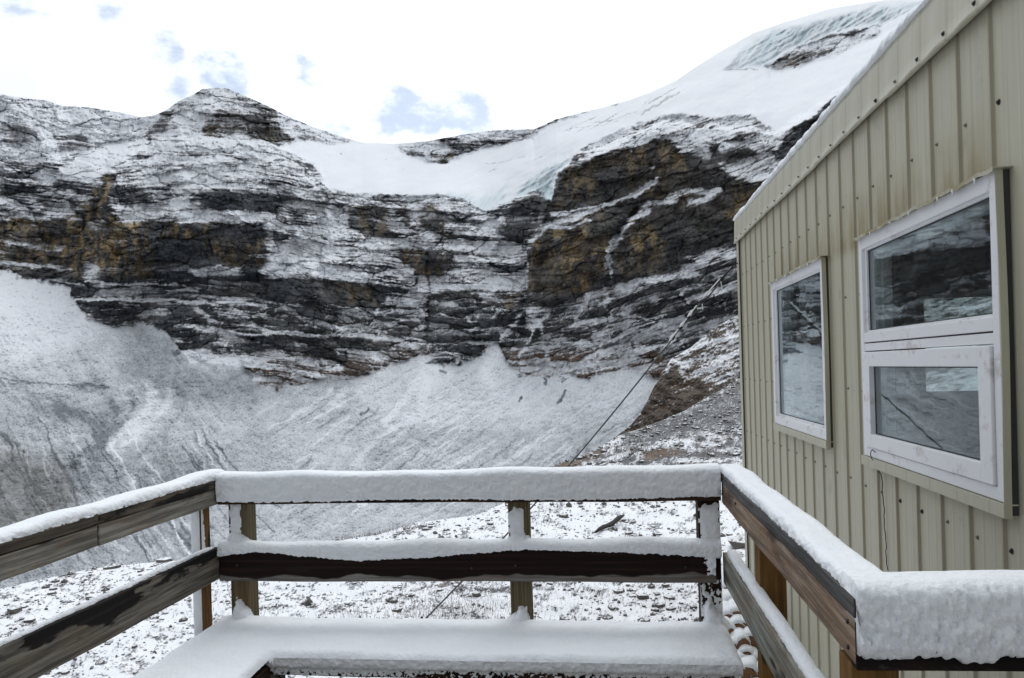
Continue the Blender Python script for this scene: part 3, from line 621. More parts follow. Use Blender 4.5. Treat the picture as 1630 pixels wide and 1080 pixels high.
#PART2
# ------------------------------------------------------------------ snow that lies on and clings to things
def snow_sweep(name, M, L, back, front, h, drop, tf, parent, seed=0, step=.008, rough=.004, frough=.007, mat=None, taper=(0, 0)):
    """local x runs along the board, y from its back to its front, z up from its top face"""
    nu = int(L / step) + 1; us = np.linspace(0, L, nu); rows = []
    r = min(h * .9, .03)
    for i, u in enumerate(us):
        hh = h * (1 + .15 * math.sin(u * 2.3 + seed) + .10 * math.sin(u * 6.1 + seed * 2) + .10 * math.sin(u * 13.7 + seed * 5))
        d = drop(u) if callable(drop) else drop
        tp = 1.0
        if taper[0] and u < taper[0]: tp = math.sqrt(max(.02, 1 - (1 - u / taper[0]) ** 2))
        if taper[1] and u > L - taper[1]: tp = math.sqrt(max(.02, 1 - (1 - (L - u) / taper[1]) ** 2))
        hh *= tp; rr = min(r, hh * .9)
        p = [(back + .002, -.001), (back - .004, hh * .2)]
        for k in range(6):
            a = pi / 2 * k / 5; p.append((back + rr - (rr + .004) * cos(a), hh - rr + rr * sin(a)))
        w = front - back
        for k in range(1, 11): p.append((back + rr + (w - 2 * rr) * k / 11, hh))
        for k in range(7):
            a = pi / 2 * k / 6; p.append((front - rr + (rr + tf) * sin(a), hh - rr + rr * cos(a)))
        z1 = hh - rr; nf = 16
        for k in range(1, nf + 1):
            z = z1 + (-d - z1) * k / nf; e = max(0.0, (k - nf + 4) / 4.0)
            p.append((front + tf * (1 - .75 * e * e), z))
        p.append((front - .002, -d + .001))
        rows.append(p)
    P = np.array(rows); m = P.shape[1]
    U = np.repeat(us[:, None], m, 1); S = np.concatenate([np.zeros((nu, 1)), np.cumsum(np.hypot(np.diff(P[..., 0], axis=1), np.diff(P[..., 1], axis=1)), 1)], 1)
    n1 = fbm(U / .045 + seed * 7, S / .035, 4, 90); n2 = fbm(U / .013 + seed * 3, S / .011, 3, 91); n3 = fbm(U / .22 + seed, S / .1, 3, 92)
    fr = ss(front - .012, front + tf * .3, P[..., 0]); low = ss(.01, -.06, P[..., 1])
    P[..., 1] += (1 - fr) * (rough * .8 * n3 + rough * .22 * n1 + rough * .10 * n2) * np.minimum(1, P[..., 1] / max(h, .01) * 1.2).clip(0, 1)
    P[..., 0] += fr * frough * (.25 * n3 + (.65 + .8 * low) * n1 + (.85 + .4 * low) * n2)
    P[..., 1] += fr * low * .006 * n2
    V = [(u, y, z) for i, u in enumerate(us) for (y, z) in P[i]]
    Fc = []
    for i in range(nu - 1):
        for j in range(m - 1):
            a = i * m + j; Fc.append((a, a + m, a + m + 1, a + 1))
    Fc.append(tuple(range(m))); Fc.append(tuple(range((nu - 1) * m, nu * m))[::-1])
    return meshobj(name, V, Fc, mat or SNOW, parent, M, True)
def snow_patch(name, O, U, V, N, w, h, fn, parent, res=.006, mat=None):
    """a crust of snow on a flat face; fn gives its thickness, and it is simply absent where that is nil"""
    nu = max(4, int(w / res)); nv = max(4, int(h / res))
    u, v = np.meshgrid(np.linspace(0, w, nu), np.linspace(0, h, nv), indexing='ij')
    th = np.asarray(fn(u, v)); O = np.array(O); U = np.array(U); V = np.array(V); N = np.array(N)
    P = O + u[..., None] * U + v[..., None] * V + (np.maximum(th, 0) - .0015)[..., None] * N
    ok = th > 0; f = ok[:-1, :-1] | ok[1:, :-1] | ok[:-1, 1:] | ok[1:, 1:]
    idx = np.arange(nu * nv).reshape(nu, nv); q = np.stack([idx[:-1, :-1], idx[1:, :-1], idx[1:, 1:], idx[:-1, 1:]], -1)[f]
    used = np.unique(q); rm = np.zeros(nu * nv, int); rm[used] = np.arange(len(used))
    if np.dot(np.cross(U, V), N) < 0: q = q[:, ::-1]
    return meshobj(name, P.reshape(-1, 3)[used], [tuple(map(int, x)) for x in rm[q]], mat or SNOW, parent, None, True)
def rnd_edge(x, e): return np.sqrt(np.clip(x / e, 0, 1) * (2 - np.clip(x / e, 0, 1)))

XAX, YAX, ZAX = Vector((1, 0, 0)), Vector((0, 1, 0)), Vector((0, 0, 1))
def basis(o, x, y):
    x = Vector(x); y = Vector(y); z = Vector((0, 0, 1))
    return Matrix(((x.x, y.x, z.x, o[0]), (x.y, y.y, z.y, o[1]), (x.z, y.z, z.z, o[2]), (0, 0, 0, 1)))

XL, XR, YF = -1.747, .455, 3.30
ZT, ZU, ZB = 1.042, 1.004, .93        # top of the handrail, its underside, bottom of the board beneath
def build_deck():
    d = empty('deck', (-.6, 1.7, -.1), 'raised timber deck with snow-topped wooden railing on three sides in front of the hut wall', 'deck')
    # floor planks
    bm = bmesh.new()
    for k in range(24):
        y = -.1 + k * .145; bm_box(bm, -1.84, .60, y, y + .138, -.038, 0)
    from_bm('floor', bm, W_GREY, d)
    # left rail: two lengths of handrail meeting at a joint
    for y0, y1 in ((.3, 2.487), (2.492, YF + .035)):
        t = board('top_rail', XL - .089, XL, y0, y1, ZU, ZT, W_LTOP, d)
        u = board('under_rail', XL - .040, XL - .002, y0, y1, ZB, ZU - .002, W_GREY, d, label='lighter silvered board under the dark top rail')
    snow_sweep('snow_cap', basis((XL - .089, .3, ZT), YAX, XAX), YF + .10 - .3, -.006, .086, .030, .004, .003, t, 1, rough=.006)
    mr = board('mid_rail', XL - .038, XL, .3, YF + .02, .597, .738, W_LEFT, d, label='grey plank blotched with black wet stains')
    snow_sweep('snow_cap', basis((XL - .038, .3, .738), YAX, XAX), YF - .3, -.002, .020, .010, .001, .001, mr, 2, rough=.003, taper=(.1, .1))
    # front rail
    t = board('top_rail', XL + .002, XR - .002, YF, YF + .089, ZU, ZT, W_DARK, d)
    u = board('under_rail', XL + .002, XR - .002, YF + .002, YF + .040, ZB, ZU - .002, W_DARK, d)
    edge = lambda x: ZT - ZB - .013 + .004 * math.sin(x * 5) + .006 * float(fbm(x / .06, 1.1, 3, 203)) + .004 * float(pn(x / .012, 5.5, 204))
    snow_sweep('snow_cap', basis((XL + .006, YF + .092, ZT), XAX, -YAX), XR - XL - .010, -.004, .092, .028, edge, .017, t, 3, step=.006, rough=.004, frough=.006)
    mr = board('mid_rail', XL + .002, XR - .03, YF, YF + .038, .590, .730, W_FRONT, d, label='wet dark brown plank with a pale dry lower edge')
    cv = curve([(-1.75, .03), (-1.72, .026), (-1.56, .010), (-1.30, .034), (-1.13, .050), (-.80, .034), (-.58, .016), (-.40, .002), (-.16, .006), (.10, .016), (.30, .028), (.42, .036)])
    snow_sweep('snow_cap', basis((XL + .004, YF + .04, .730), XAX, -YAX), XR - XL - .012, -.03, .040, .034, lambda u: float(cv(XL + u)) + .005 * float(fbm(u / .05, 3.3, 3, 201)) + .004 * float(pn(u / .012, 7.7, 202)), .014, mr, 4, step=.005, frough=.007)
    # the rimed corner end of the dark plank
    def endf(u, v): return .020 * np.clip(.9 * fbm(u / .022, v / .022, 4, 93) + 1.5 * ss(.01, .07, u) * ss(-.02, .10, v) - .45, -.1, .8)
    snow_patch('snow_patch', (.352, YF - .0005, .60), XAX, ZAX, -YAX, .070, .14, endf, mr, .004)
    # right rail, and the short return that runs to the hut
    t = board('top_rail', XR, XR + .089, 1.555, YF + .089, ZU, ZT, W_SLATE, d)
    u = board('under_rail', XR + .002, XR + .040, 1.557, YF + .03, .915, ZU - .002, W_TAN, d, label='warm tan board below the slate grey handrail')
    snow_sweep('snow_cap', basis((XR + .089, 1.575, ZT), YAX, -XAX), YF + .1 - 1.575, -.012, .083, .027, .001, .001, t, 5, rough=.006)
    mr = board('mid_rail', XR + .001, XR + .039, 1.2, YF + .03, .585, .712, W_MOSS, d, label='grey-green weathered plank')
    snow_sweep('snow_cap', basis((XR + .046, 1.2, .712), YAX, -XAX), YF - 1.21, -.006, .034, .020, .001, .001, mr, 6, rough=.006, frough=.004)
    t = board('top_rail', XR + .001, 1.275, 1.552, 1.642, ZU, ZT, W_DARK, d)
    u = board('under_rail', XR + .001, 1.275, 1.555, 1.593, .908, ZU - .002, W_DARK, d)
    e2 = lambda x: .108 + .010 * float(fbm(x / .07, 1.7, 3, 205)) + .006 * float(pn(x / .012, 2.5, 206)) - .012 * float(ss(.2, .5, np.array(x)))
    snow_sweep('snow_cap', basis((XR + .002, 1.648, ZT), XAX, -YAX), .81, -.004, .098, .030, e2, .022, t, 7, step=.0035, rough=.004, frough=.012)
    # posts
    def post(x0, x1, y0, y1, top, mat, label=None): return board('post', x0, x1, y0, y1, -1.25, top, mat, d, bev=.005, warp=.001, label=label)
    yp = YF + .0405
    pl = post(-1.712, -1.622, yp, yp + .089, ZU - .003, W_POST); pm = post(-.442, -.353, yp, yp + .089, ZU - .003, W_POST); pr = post(.362, .451, yp, yp + .089, ZU - .003, W_DARK, 'wet blackened corner post')
    lp = post(XL - .080, XL - .0405, 3.222, 3.311, ZU - .003, W_BROWN, 'orange-brown post with one face plastered in snow'); post(XL - .080, XL - .0405, 1.30, 1.389, ZU - .003, W_BROWN)
    post(XR + .0415, XR + .130, 2.742, 2.831, ZU - .003, W_BROWN, 'fresh orange-brown post behind the right rail'); post(XR + .003, XR + .092, 1.5955, 1.684, ZU - .003 - .1, W_BROWN)
    # snow blown on to the posts
    def strip(lo, hi, top, k):
        def f(u, v):
            e = .014 * fbm(v / .035, u * 0 + k, 3, 95 + k)
            return .014 * rnd_edge(np.minimum(u - lo - e, hi + e - u), .02) * ss(top + .01 * k % .02, top - .03, v + .03 * fbm(u / .03, v / .05, 3, 96)) * (.8 + .5 * fbm(u / .02, v / .02, 2, 97)) - .001
        return f
    snow_patch('snow_patch', (-1.712, yp - .0005, .725), XAX, ZAX, -YAX, .089, .20, strip(.006, .056, .24, 1), pl)
    snow_patch('snow_patch', (-.442, yp - .0005, .725), XAX, ZAX, -YAX, .089, .20, strip(.006, .066, .175, 2), pm)
    snow_patch('snow_patch', (.362, yp - .0005, .725), XAX, ZAX, -YAX, .089, .20, strip(.010, .083, .18, 3), pr)
    def drift(wd, ht, c=.044, t=.045):
        def f(u, v):
            x = np.abs(u - c + .012 * np.sin(v * 40 + ht * 90)) / wd; prof = (np.exp(-2.2 * x * x) - .10) * ht * (1 + .35 * fbm(u / .03, v / .03 + ht * 50, 3, 207))
            return t * rnd_edge(prof - v, .05) * (1 + .1 * fbm(u / .03, v / .03, 2, 98)) - .001
        return f
    for p, x, hl, hu in ((pl, -1.712, .105, .065), (pm, -.442, .085, .055), (pr, .362, .115, .085)):
        if p is not pr: snow_patch('snow_drift', (x - .05, yp - .001, .745), XAX, ZAX, -YAX, .19, .12, drift(.085, hu, .095, .035), p, .005)
        snow_patch('snow_drift', (x - .04, yp - .001, .40), XAX, ZAX, -YAX, .17, .16, drift(.066, hl, .085, .06), p, .005)
    def rime(u, v): return .012 * np.clip(fbm(u / .022, v / .026, 4, 99, .6) + .35 - v * 3.2, -.1, .9)
    snow_patch('snow_patch', (.362, yp - .0005, .44), XAX, ZAX, -YAX, .089, .20, rime, pr, .003)
    def side(u, v): return .012 * rnd_edge(np.minimum(u - .001, .038 - u), .012) * (.9 + .3 * fbm(u / .03, v / .04, 3, 100)) + .002 * fbm(u / .02, v / .03, 3, 101)
    snow_patch('snow_patch', (XL - .080, 3.2215, .20), XAX, ZAX, -YAX, .0395, .72, side, lp, .003)
    def side2(u, v): return .010 * rnd_edge(.045 - .05 * np.abs(fbm(v / .05, u, 3, 102)) - u - .12 * np.clip(v - .05, 0, .1), .02) - .001
    snow_patch('snow_patch', (XL - .0400, 3.222, .745), YAX, ZAX, XAX, .089, .18, side2, lp)
    # nail and bolt heads
    for x, z in ((-1.66, .66), (-.60, .65), (.30, .655), (-.41, .66)):
        tube('bolt_head', [(x, YF + .001, z), (x, YF - .004, z)], .006, DARKMETAL, d, 8)
    for y, z in ((1.60, .985), (1.60, .935), (2.95, .98)):
        tube('bolt_head', [(XR + .004, y, z), (XR - .003, y, z)], .005, DARKMETAL, d, 8)
    return d
build_deck()

def build_bench():
    b = empty('bench', (-.6, 3.1, 0), 'corner bench buried under smooth thick snow along the front railing', 'bench')
    zs = .372
    for k in range(3): board('seat_board', XL + .02, XR - .02, 2.945 + k * .125, 2.945 + k * .125 + .12, zs - .038, zs, W_DARK, b)
    for k in range(3): board('seat_board', XL + .01 + k * .125, XL + .13 + k * .125, .9, 2.94, zs - .038, zs, W_DARK, b)
    eb = board('edge_board', -1.372, XR - .015, 2.902, 2.940, zs - .040, zs + .004, W_DARK, b, label='wet dark front edge crusted with snow')
    board('edge_board', -1.372, -1.334, .9, 2.90, zs - .085, zs + .004, W_DARK, b)
    for x in (-1.39, .30): board('leg', x, x + .06, 2.945, 3.03, 0, zs - .04, W_GREY, b)
    for y in (1.0, 2.3): board('leg', -1.43, -1.375, y, y + .085, 0, zs - .04, W_GREY, b)
    for x in (-1.70, .30): board('leg', x, x + .06, 3.24, 3.325, 0, zs - .04, W_GREY, b)
    # one smooth blanket over the L of the seat
    res = .0075; xs = np.arange(XL - .03, XR + .03, res); yy = np.arange(1.55, 3.36, res)
    X, Y = np.meshgrid(xs, yy, indexing='ij'); n = fbm(X / .3, Y / .3, 3, 110); nf = fbm(X / .03, Y / .03, 3, 111)
    def box(x0, x1, y0, y1): return np.minimum(np.minimum(X - x0, x1 - X), np.minimum(Y - y0, y1 - Y))
    e = .003 * fbm(X / .06, Y / .06, 3, 112)
    d1 = box(XL - .01, XR + .012, 2.882, 3.335); d2 = box(XL - .01, -1.322, 1.4, 3.335); d = np.maximum(d1, d2)
    k = .03; d = d + np.where((d1 > -k) & (d2 > -k), k * .25 * (1 - np.clip(np.abs(d1 - d2) / k, 0, 1)) ** 2, 0) + e
    h = .054 * rnd_edge(d, .042) * (1 + .22 * n) + .0014 * nf
    h = np.where(d > 0, np.maximum(h, .0005), -1) + .012 * np.exp(-((Y - 3.34) / .03) ** 2)
    P = np.stack([X, Y, zs + .001 + h], -1); ok = d > 0
    f = ok[:-1, :-1] & ok[1:, :-1] & ok[:-1, 1:] & ok[1:, 1:]
    idx = np.arange(X.size).reshape(X.shape); q = np.stack([idx[:-1, :-1], idx[1:, :-1], idx[1:, 1:], idx[:-1, 1:]], -1)[f]
    used = np.unique(q); rm = np.zeros(X.size, int); rm[used] = np.arange(len(used))
    meshobj('snow_cover', P.reshape(-1, 3)[used], [tuple(map(int, x)) for x in rm[q]], SNOW, b, None, True)
    def crust(u, v):
        g = fbm(u / .017, v / .014, 4, 113, .65); up = ss(.0, .044, v)
        bias = -.02 + .50 * up + .14 * fbm(u / .2, v * 0, 2, 114) - .28 * ss(1.0, 1.5, u) * (1 - up)
        return .013 * np.clip(g * 1.1 + bias, -.2, .9)
    snow_patch('snow_crust', (-1.372, 2.9015, zs - .036), XAX, ZAX, -YAX, 1.815, .044, crust, eb, .0035)
    def lip(u, v): return .018 * rnd_edge(v + .002 - .008 * (fbm(u / .03, u * 0, 3, 117) + .3), .02) * (1 + .3 * fbm(u / .03, v / .02, 3, 115)) + .003 * fbm(u / .012, v / .012, 2, 116)
    snow_patch('snow_crust', (-1.345, 2.9013, zs - .010), XAX, ZAX, -YAX, 1.80, .046, lip, eb, .0045)
build_bench()

# ------------------------------------------------------------------ the hut
def mat_siding(name, col, streak=1.0):
    m, t, b = material(name); co = t.coord()
    v1 = t.noise(t.mapping(co, (1, 26, .7)), 1.6, 6, .62); v2 = t.noise(t.mapping(co, (1, 9, .35)), 1.3, 4); n = t.noise(co, 6, 5, .6); sp = t.noise(co, 70, 3, .6)
    c = t.mix(t.mapr(v1, .3, .75), tuple(x * .93 for x in col), tuple(x * 1.04 for x in col))
    c = t.mix(t.math('MULTIPLY', t.mapr(v2, .5, .75), .10 * streak), c, (.22, .19, .12))
    c = t.mix(t.math('MULTIPLY', t.mapr(n, .58, .75), .30), c, (.25, .245, .22))
    c = t.mix(t.math('MULTIPLY', t.mapr(sp, .66, .74), .25), c, (.16, .14, .10))
    xyz = t.sep(co)
    # ochre algae that washes down above the window heads
    al = t.math('MULTIPLY', t.mapr(xyz[2], 2.42, 2.13), t.mapr(t.math('ADD', v2, t.math('MULTIPLY', n, .4)), .5, .9))
    al = t.math('MULTIPLY', t.math('MULTIPLY', al, t.mapr(xyz[2], 2.03, 2.11)), t.math('MULTIPLY', t.mapr(xyz[1], 2.7, 3.0), t.mapr(xyz[1], 6.3, 5.9)))
    c = t.mix(t.math('MULTIPLY', al, .75), c, (.23, .16, .045))
    # grime along the base edge of each rib
    rb = t.math('FRACT', t.math('MULTIPLY', t.math('SUBTRACT', xyz[1], 2.796 - .020), 1 / .2445))
    gl = t.math('MULTIPLY', t.math('MULTIPLY', t.mapr(rb, .115, .085, 0, 1), t.mapr(rb, .02, .05, 0, 1)), t.mapr(v1, .2, .7, .55, 1))
    c = t.mix(t.math('MULTIPLY', gl, .5 * streak), c, (.20, .16, .095))
    t.set(b, 'Base Color', c); b.inputs['Roughness'].default_value = .5; b.inputs['Specular IOR Level'].default_value = .35
    t.set(b, 'Normal', t.bump(t.math('ADD', n, t.math('MULTIPLY', v1, .4)), .25, .004))
    return m
def mat_frame():
    m, t, b = material('white_window_vinyl'); co = t.coord()
    n = t.noise(t.mapping(co, (8, 3, 8)), 1.4, 5, .6); d = t.noise(co, 34, 4, .65); xyz = t.sep(co)
    c = t.mix(n, (.74, .745, .77), (.82, .82, .84))
    g = t.math('MULTIPLY', t.mapr(t.math('ADD', n, t.math('MULTIPLY', d, .5)), .80, 1.0), .45)
    c = t.mix(g, c, (.30, .25, .20))
    t.set(b, 'Base Color', c); b.inputs['Roughness'].default_value = .4
    return m
def mat_glass():
    m = bpy.data.materials.new('window_glass'); m.use_nodes = True; t = NT(m); t.n.clear()
    out = t.n.new('ShaderNodeOutputMaterial'); fr = t.n.new('ShaderNodeLayerWeight'); fr.inputs['Blend'].default_value = .5
    co = t.coord(); n = t.noise(t.mapping(co, (3, 3, 3)), 1.0, 2); bp = t.bump(n, .08, .01)
    gl = t.n.new('ShaderNodeBsdfGlossy'); gl.inputs['Roughness'].default_value = .012; gl.inputs['Color'].default_value = (.9, .97, 1, 1); t.l.new(bp, gl.inputs['Normal'])
    tr = t.n.new('ShaderNodeBsdfTransparent'); tr.inputs['Color'].default_value = (.80, .84, .835, 1)
    f = t.math('ADD', .05, t.math('MULTIPLY', t.math('POWER', fr.outputs['Facing'], 5.0), 1.55), clamp=True)
    dirt = t.noise(co, 46, 5, .7); dd = t.n.new('ShaderNodeBsdfDiffuse'); dd.inputs[0].default_value = (.55, .57, .57, 1)
    mx = t.n.new('ShaderNodeMixShader'); t.l.new(f, mx.inputs[0]); t.l.new(tr.outputs[0], mx.inputs[1]); t.l.new(gl.outputs[0], mx.inputs[2])
    m2 = t.n.new('ShaderNodeMixShader'); t.set(m2, '0', t.math('ADD', .015, t.math('MULTIPLY', t.mapr(dirt, .62, .74), .22))); t.l.new(mx.outputs[0], m2.inputs[1]); t.l.new(dd.outputs[0], m2.inputs[2])
    t.l.new(m2.outputs[0], out.inputs[0]); return m
SIDING = mat_siding('beige_metal_siding', (.470, .446, .345)); TRIM = mat_siding('beige_metal_trim', (.478, .457, .36), .55)
VINYL = mat_frame(); GLASS = mat_glass(); GASKET_SHADE = mat_plain('black_gasket_and_gap_shade', (.03, .035, .035), .6)
INT = mat_plain('brown_panelled_interior', (.30, .155, .065), .7, 0, .3, 5); GREYSCREW = mat_plain('grey_screw_head', (.20, .20, .18), .45, .5, .2, 90); ICE = mat_plain('icicle_ice', (.75, .80, .84), .15)
RIB0, RIBS = 2.796, .2445
XW = 1.31
def build_hut():
    h = empty('hut', (2.8, 4.2, -.75), 'beige corrugated metal mountain hut with two white framed windows beside the deck', 'hut')
    wins = [(4.80, 6.16, 1.05, 2.08), (2.74, 4.07, 1.04, 2.08)]
    pts = []
    k = -10
    while True:
        y = RIB0 + RIBS * k; k += 1
        if y > 7.74: break
        pts += [(y - .011, 0), (y - .006, -.011), (y + .003, -.011), (y + .007, 0)]
        if y + RIBS < 7.80:
            for m in (.075, .155): pts += [(y + m - .010, 0), (y + m - .004, -.0012), (y + m + .004, -.0012), (y + m + .010, 0)]
    pts = [(p[0], p[1]) for p in pts if p[0] < 7.80] + [(7.82, 0)]
    ys = [p[0] for p in pts]; xs = [p[1] for p in pts]
    for w in wins:
        for e in w[:2]:
            if e not in ys:
                x = float(np.interp(e, ys, xs)); i = next(j for j, yv in enumerate(ys) if yv > e); ys.insert(i, e); xs.insert(i, x)
    zl = [-1.3, 1.04, 1.05, 2.08, 2.80]; V = []; Fc = []
    for y, x in zip(ys, xs): V += [(XW + x, y, z) for z in zl]
    n = len(zl)
    for i in range(len(ys) - 1):
        ym = .5 * (ys[i] + ys[i + 1])
        for j in range(n - 1):
            zm = .5 * (zl[j] + zl[j + 1])
            if any(w[0] < ym < w[1] and w[2] < zm < w[3] for w in wins): continue
            a = i * n + j; Fc.append((a, a + 1, a + n + 1, a + n))
    meshobj('wall', V, Fc, SIDING, h)
    # front wall with its own window, far walls, floor and ceiling: the room behind the glass
    bm = bmesh.new(); X1 = 5.2; Y0 = RIB0 - RIBS * 10 + .02; Y1 = 7.80
    for a in ((1.37, 2.92, Y1 - .08, Y1, -1.3, 2.75), (4.25, X1, Y1 - .08, Y1, -1.3, 2.75), (2.92, 4.25, Y1 - .08, Y1, -1.3, 1.12), (2.92, 4.25, Y1 - .08, Y1, 2.09, 2.75), (X1, X1 + .08, Y0, Y1, -1.3, 2.75), (1.37, X1, Y0, Y0 + .08, -1.3, 2.75)): bm_box(bm, *a)
    from_bm('inner_wall', bm, INT, h)
    bm = bmesh.new(); bm_box(bm, 1.37, X1, Y0, Y1, .02, .08); from_bm('floor', bm, INT, h)
    bm = bmesh.new(); bm_box(bm, 1.37, X1, Y0, Y1, 2.60, 2.66); from_bm('ceiling', bm, INT, h)
    bm = bmesh.new(); bm_box(bm, 1.337, 1.369, Y0, 7.79, .1, 1.02); bm_box(bm, 1.337, 1.369, Y0, 7.79, 2.10, 2.7); bm_box(bm, 1.337, 1.369, Y0, 2.72, 1.022, 2.098); bm_box(bm, 1.337, 1.369, 4.10, 4.77, 1.022, 2.098); bm_box(bm, 1.337, 1.369, 6.21, 7.79, 1.022, 2.098); from_bm('wall_lining', bm, INT, h)
    bm = bmesh.new(); bm_box(bm, 1.30, X1 + .08, Y1 + .001, Y1 + .02, -1.3, 1.12); bm_box(bm, 1.30, 2.90, Y1 + .001, Y1 + .02, 1.121, 2.79); bm_box(bm, 4.27, X1 + .08, Y1 + .001, Y1 + .02, 1.121, 2.79); bm_box(bm, 2.901, 4.269, Y1 + .001, Y1 + .02, 2.09, 2.79); from_bm('gable_cladding', bm, TRIM, h)
    w3 = bmesh.new(); bm_box(w3, 2.92, 4.25, Y1 - .055, Y1 - .03, 1.12, 1.17); bm_box(w3, 2.92, 4.25, Y1 - .055, Y1 - .03, 2.04, 2.09); bm_box(w3, 2.92, 2.97, Y1 - .055, Y1 - .03, 1.171, 2.039); bm_box(w3, 4.2, 4.25, Y1 - .055, Y1 - .03, 1.171, 2.039)
    f3 = from_bm('window', w3, VINYL, h, label='far window seen through the room'); bm = bmesh.new(); bm_box(bm, 2.96, 4.21, Y1 - .045, Y1 - .040, 1.16, 2.05); from_bm('pane', bm, GLASS, f3)
    # corner flashing
    bm = bmesh.new(); bm_box(bm, XW - .020, XW - .017, 7.735, 7.845, -1.3, 2.70); bm_box(bm, XW - .020, 1.42, 7.8455, 7.8485, -1.3, 2.70); from_bm('corner_trim', bm, TRIM, h)
    # eave flashing: gently buckled sheet with a turned lip
    V = []; Fc = []; yy = np.arange(Y0, 7.862, .024); prof = [(-.014, 2.880), (-.030, 2.876), (-.034, 2.84), (-.036, 2.78), (-.037, 2.72), (-.040, 2.672), (-.046, 2.662), (-.040, 2.655), (-.026, 2.659)]
    for y in yy:
        bk = .0035 * sin(y * 2 * pi / RIBS) + .004 * float(pn(y * 1.7, 3.3)) ; st = .006 * float(pn(y * .9, 8.1)) + (.006 if int(y / 1.22) % 2 else 0)
        for i, (x, z) in enumerate(prof): V.append((XW + x + (bk * min(1, i / 3) if i < 8 else 0), y, z + (st if i > 4 else 0)))
    m = len(prof)
    for i in range(len(yy) - 1):
        for j in range(m - 1): a = i * m + j; Fc.append((a, a + 1, a + m + 1, a + m))
    meshobj('fascia', V, Fc, TRIM, h, None, True)
    bm = bmesh.new(); bm_box(bm, XW - .018, X1, 7.853, 7.864, 2.66, 2.868); from_bm('gable_fascia', bm, TRIM, h)
    # roof with its snow
    V = [(XW - .012, Y0, 2.800), (X1 + .1, Y0, 3.2), (X1 + .1, 7.86, 3.2), (XW - .012, 7.86, 2.800), (XW - .012, Y0, 2.878), (X1 + .1, Y0, 3.3), (X1 + .1, 7.86, 3.3), (XW - .012, 7.86, 2.878)]
    rf = meshobj('roof', V, [(0, 1, 2, 3)[::-1], (4, 5, 6, 7), (0, 1, 5, 4), (1, 2, 6, 5), (2, 3, 7, 6), (3, 0, 4, 7)][0:6], TRIM, h)
    prof_u = np.array([0, .004, .012, .025, .045, .08, .14, .3, .7, 1.6, 3.6]); hz = np.array([0, .012, .022, .030, .036, .04, .045, .05, .06, .07, .08])
    yy = np.arange(Y0, 7.87, .011); V = []; Fc = []; m = len(prof_u) + 2
    lump = fbm(yy / .09, yy * 0, 4, 120, .6); lump2 = fbm(yy / .5, yy * 0 + 4, 3, 121); gap = ss(-.42, -.12, lump2 + .35 * lump)
    for i, y in enumerate(yy):
        e = min(1, max(0, (7.87 - y) / .05)) ** .5; s = (.50 + .30 * lump[i] + .2 * lump2[i]) * e * (.15 + .85 * gap[i]); o = .012 + .022 * lump[i] * gap[i]
        V.append((XW - .026, y, 2.878)); V.append((XW - .034 - o * e, y, 2.881 + .004 * s))
        for u, z in zip(prof_u, hz): V.append((XW - .036 - o * e * max(0, 1 - u / .03) + u, y, 2.884 + max(0, u - .02) * .1035 + z * max(.12, s * 3.3)))
    for i in range(len(yy) - 1):
        for j in range(m - 1): a = i * m + j; Fc.append((a, a + 1, a + m + 1, a + m)[::-1])
    meshobj('snow_cap', V, Fc, SNOW, rf, None, True)
    # windows
    def bars(bm, y0, y1, z0, z1, wl, wr, wb, wt, x0, x1, bev=.004):
        for a in ((y0, y0 + wl, z0, z1), (y1 - wr, y1, z0, z1)): 
            b2 = bmesh.new(); bm_box(b2, x0, x1, a[0], a[1], a[2], a[3]); bevel(b2, bev); me = bpy.data.meshes.new('t'); b2.to_mesh(me); b2.free(); bm.from_mesh(me); bpy.data.meshes.remove(me)
        for a in ((z0, z0 + wb), (z1 - wt, z1)):
            b2 = bmesh.new(); bm_box(b2, x0 + .0008, x1, y0 + wl - .002, y1 - wr + .002, a[0], a[1]); bevel(b2, bev); me = bpy.data.meshes.new('t'); b2.to_mesh(me); b2.free(); bm.from_mesh(me); bpy.data.meshes.remove(me)
    def flash(parent, y0, y1, z0, z1):
        bm = bmesh.new(); bm_box(bm, XW - .060, XW + .004, y0 - .026, y1 + .03, z1 + .001, z1 + .004); bm_box(bm, XW - .062, XW - .0605, y0 - .026, y1 + .03, z1 - .010, z1 + .004)
        bmesh.ops.subdivide_edges(bm, edges=[e for e in bm.edges if abs((e.verts[0].co - e.verts[1].co).y) > .5], cuts=40)
        for v in bm.verts: v.co.z += .003 * sin(v.co.y * 23) + .003 * sin(v.co.y * 57)
        from_bm('head_flashing', bm, TRIM, parent)
        bm = bmesh.new(); bm_box(bm, XW - .048, XW - .024, y0 - .016, y0 - .012, z0 - .05, z1); bmesh.ops.subdivide_edges(bm, edges=[e for e in bm.edges if abs((e.verts[0].co - e.verts[1].co).z) > .5], cuts=14)
        for v in bm.verts: v.co.y -= .010 * sin((v.co.z - z0) / (z1 - z0) * pi) * 0 + (.006 * sin(v.co.z * 5))
        from_bm('side_flashing', bm, TRIM, parent)
        bm = bmesh.new(); bm_box(bm, XW - .0235, XW - .004, y0 - .0095, y0 - .002, z0 - .04, z1 - .004); from_bm('gap_shade', bm, GASKET_SHADE, parent)  # dark strip standing in for the shade in the gap behind the flashing
        bm = bmesh.new(); bm_box(bm, XW - .050, XW - .046, y0 - .01, y1 + .02, z0 - .048, z0 - .003); bm_box(bm, XW - .046, XW - .004, y0 - .01, y1 + .02, z0 - .008, z0 - .003); from_bm('sill_flashing', bm, TRIM, parent)
        yv = y0 + .1
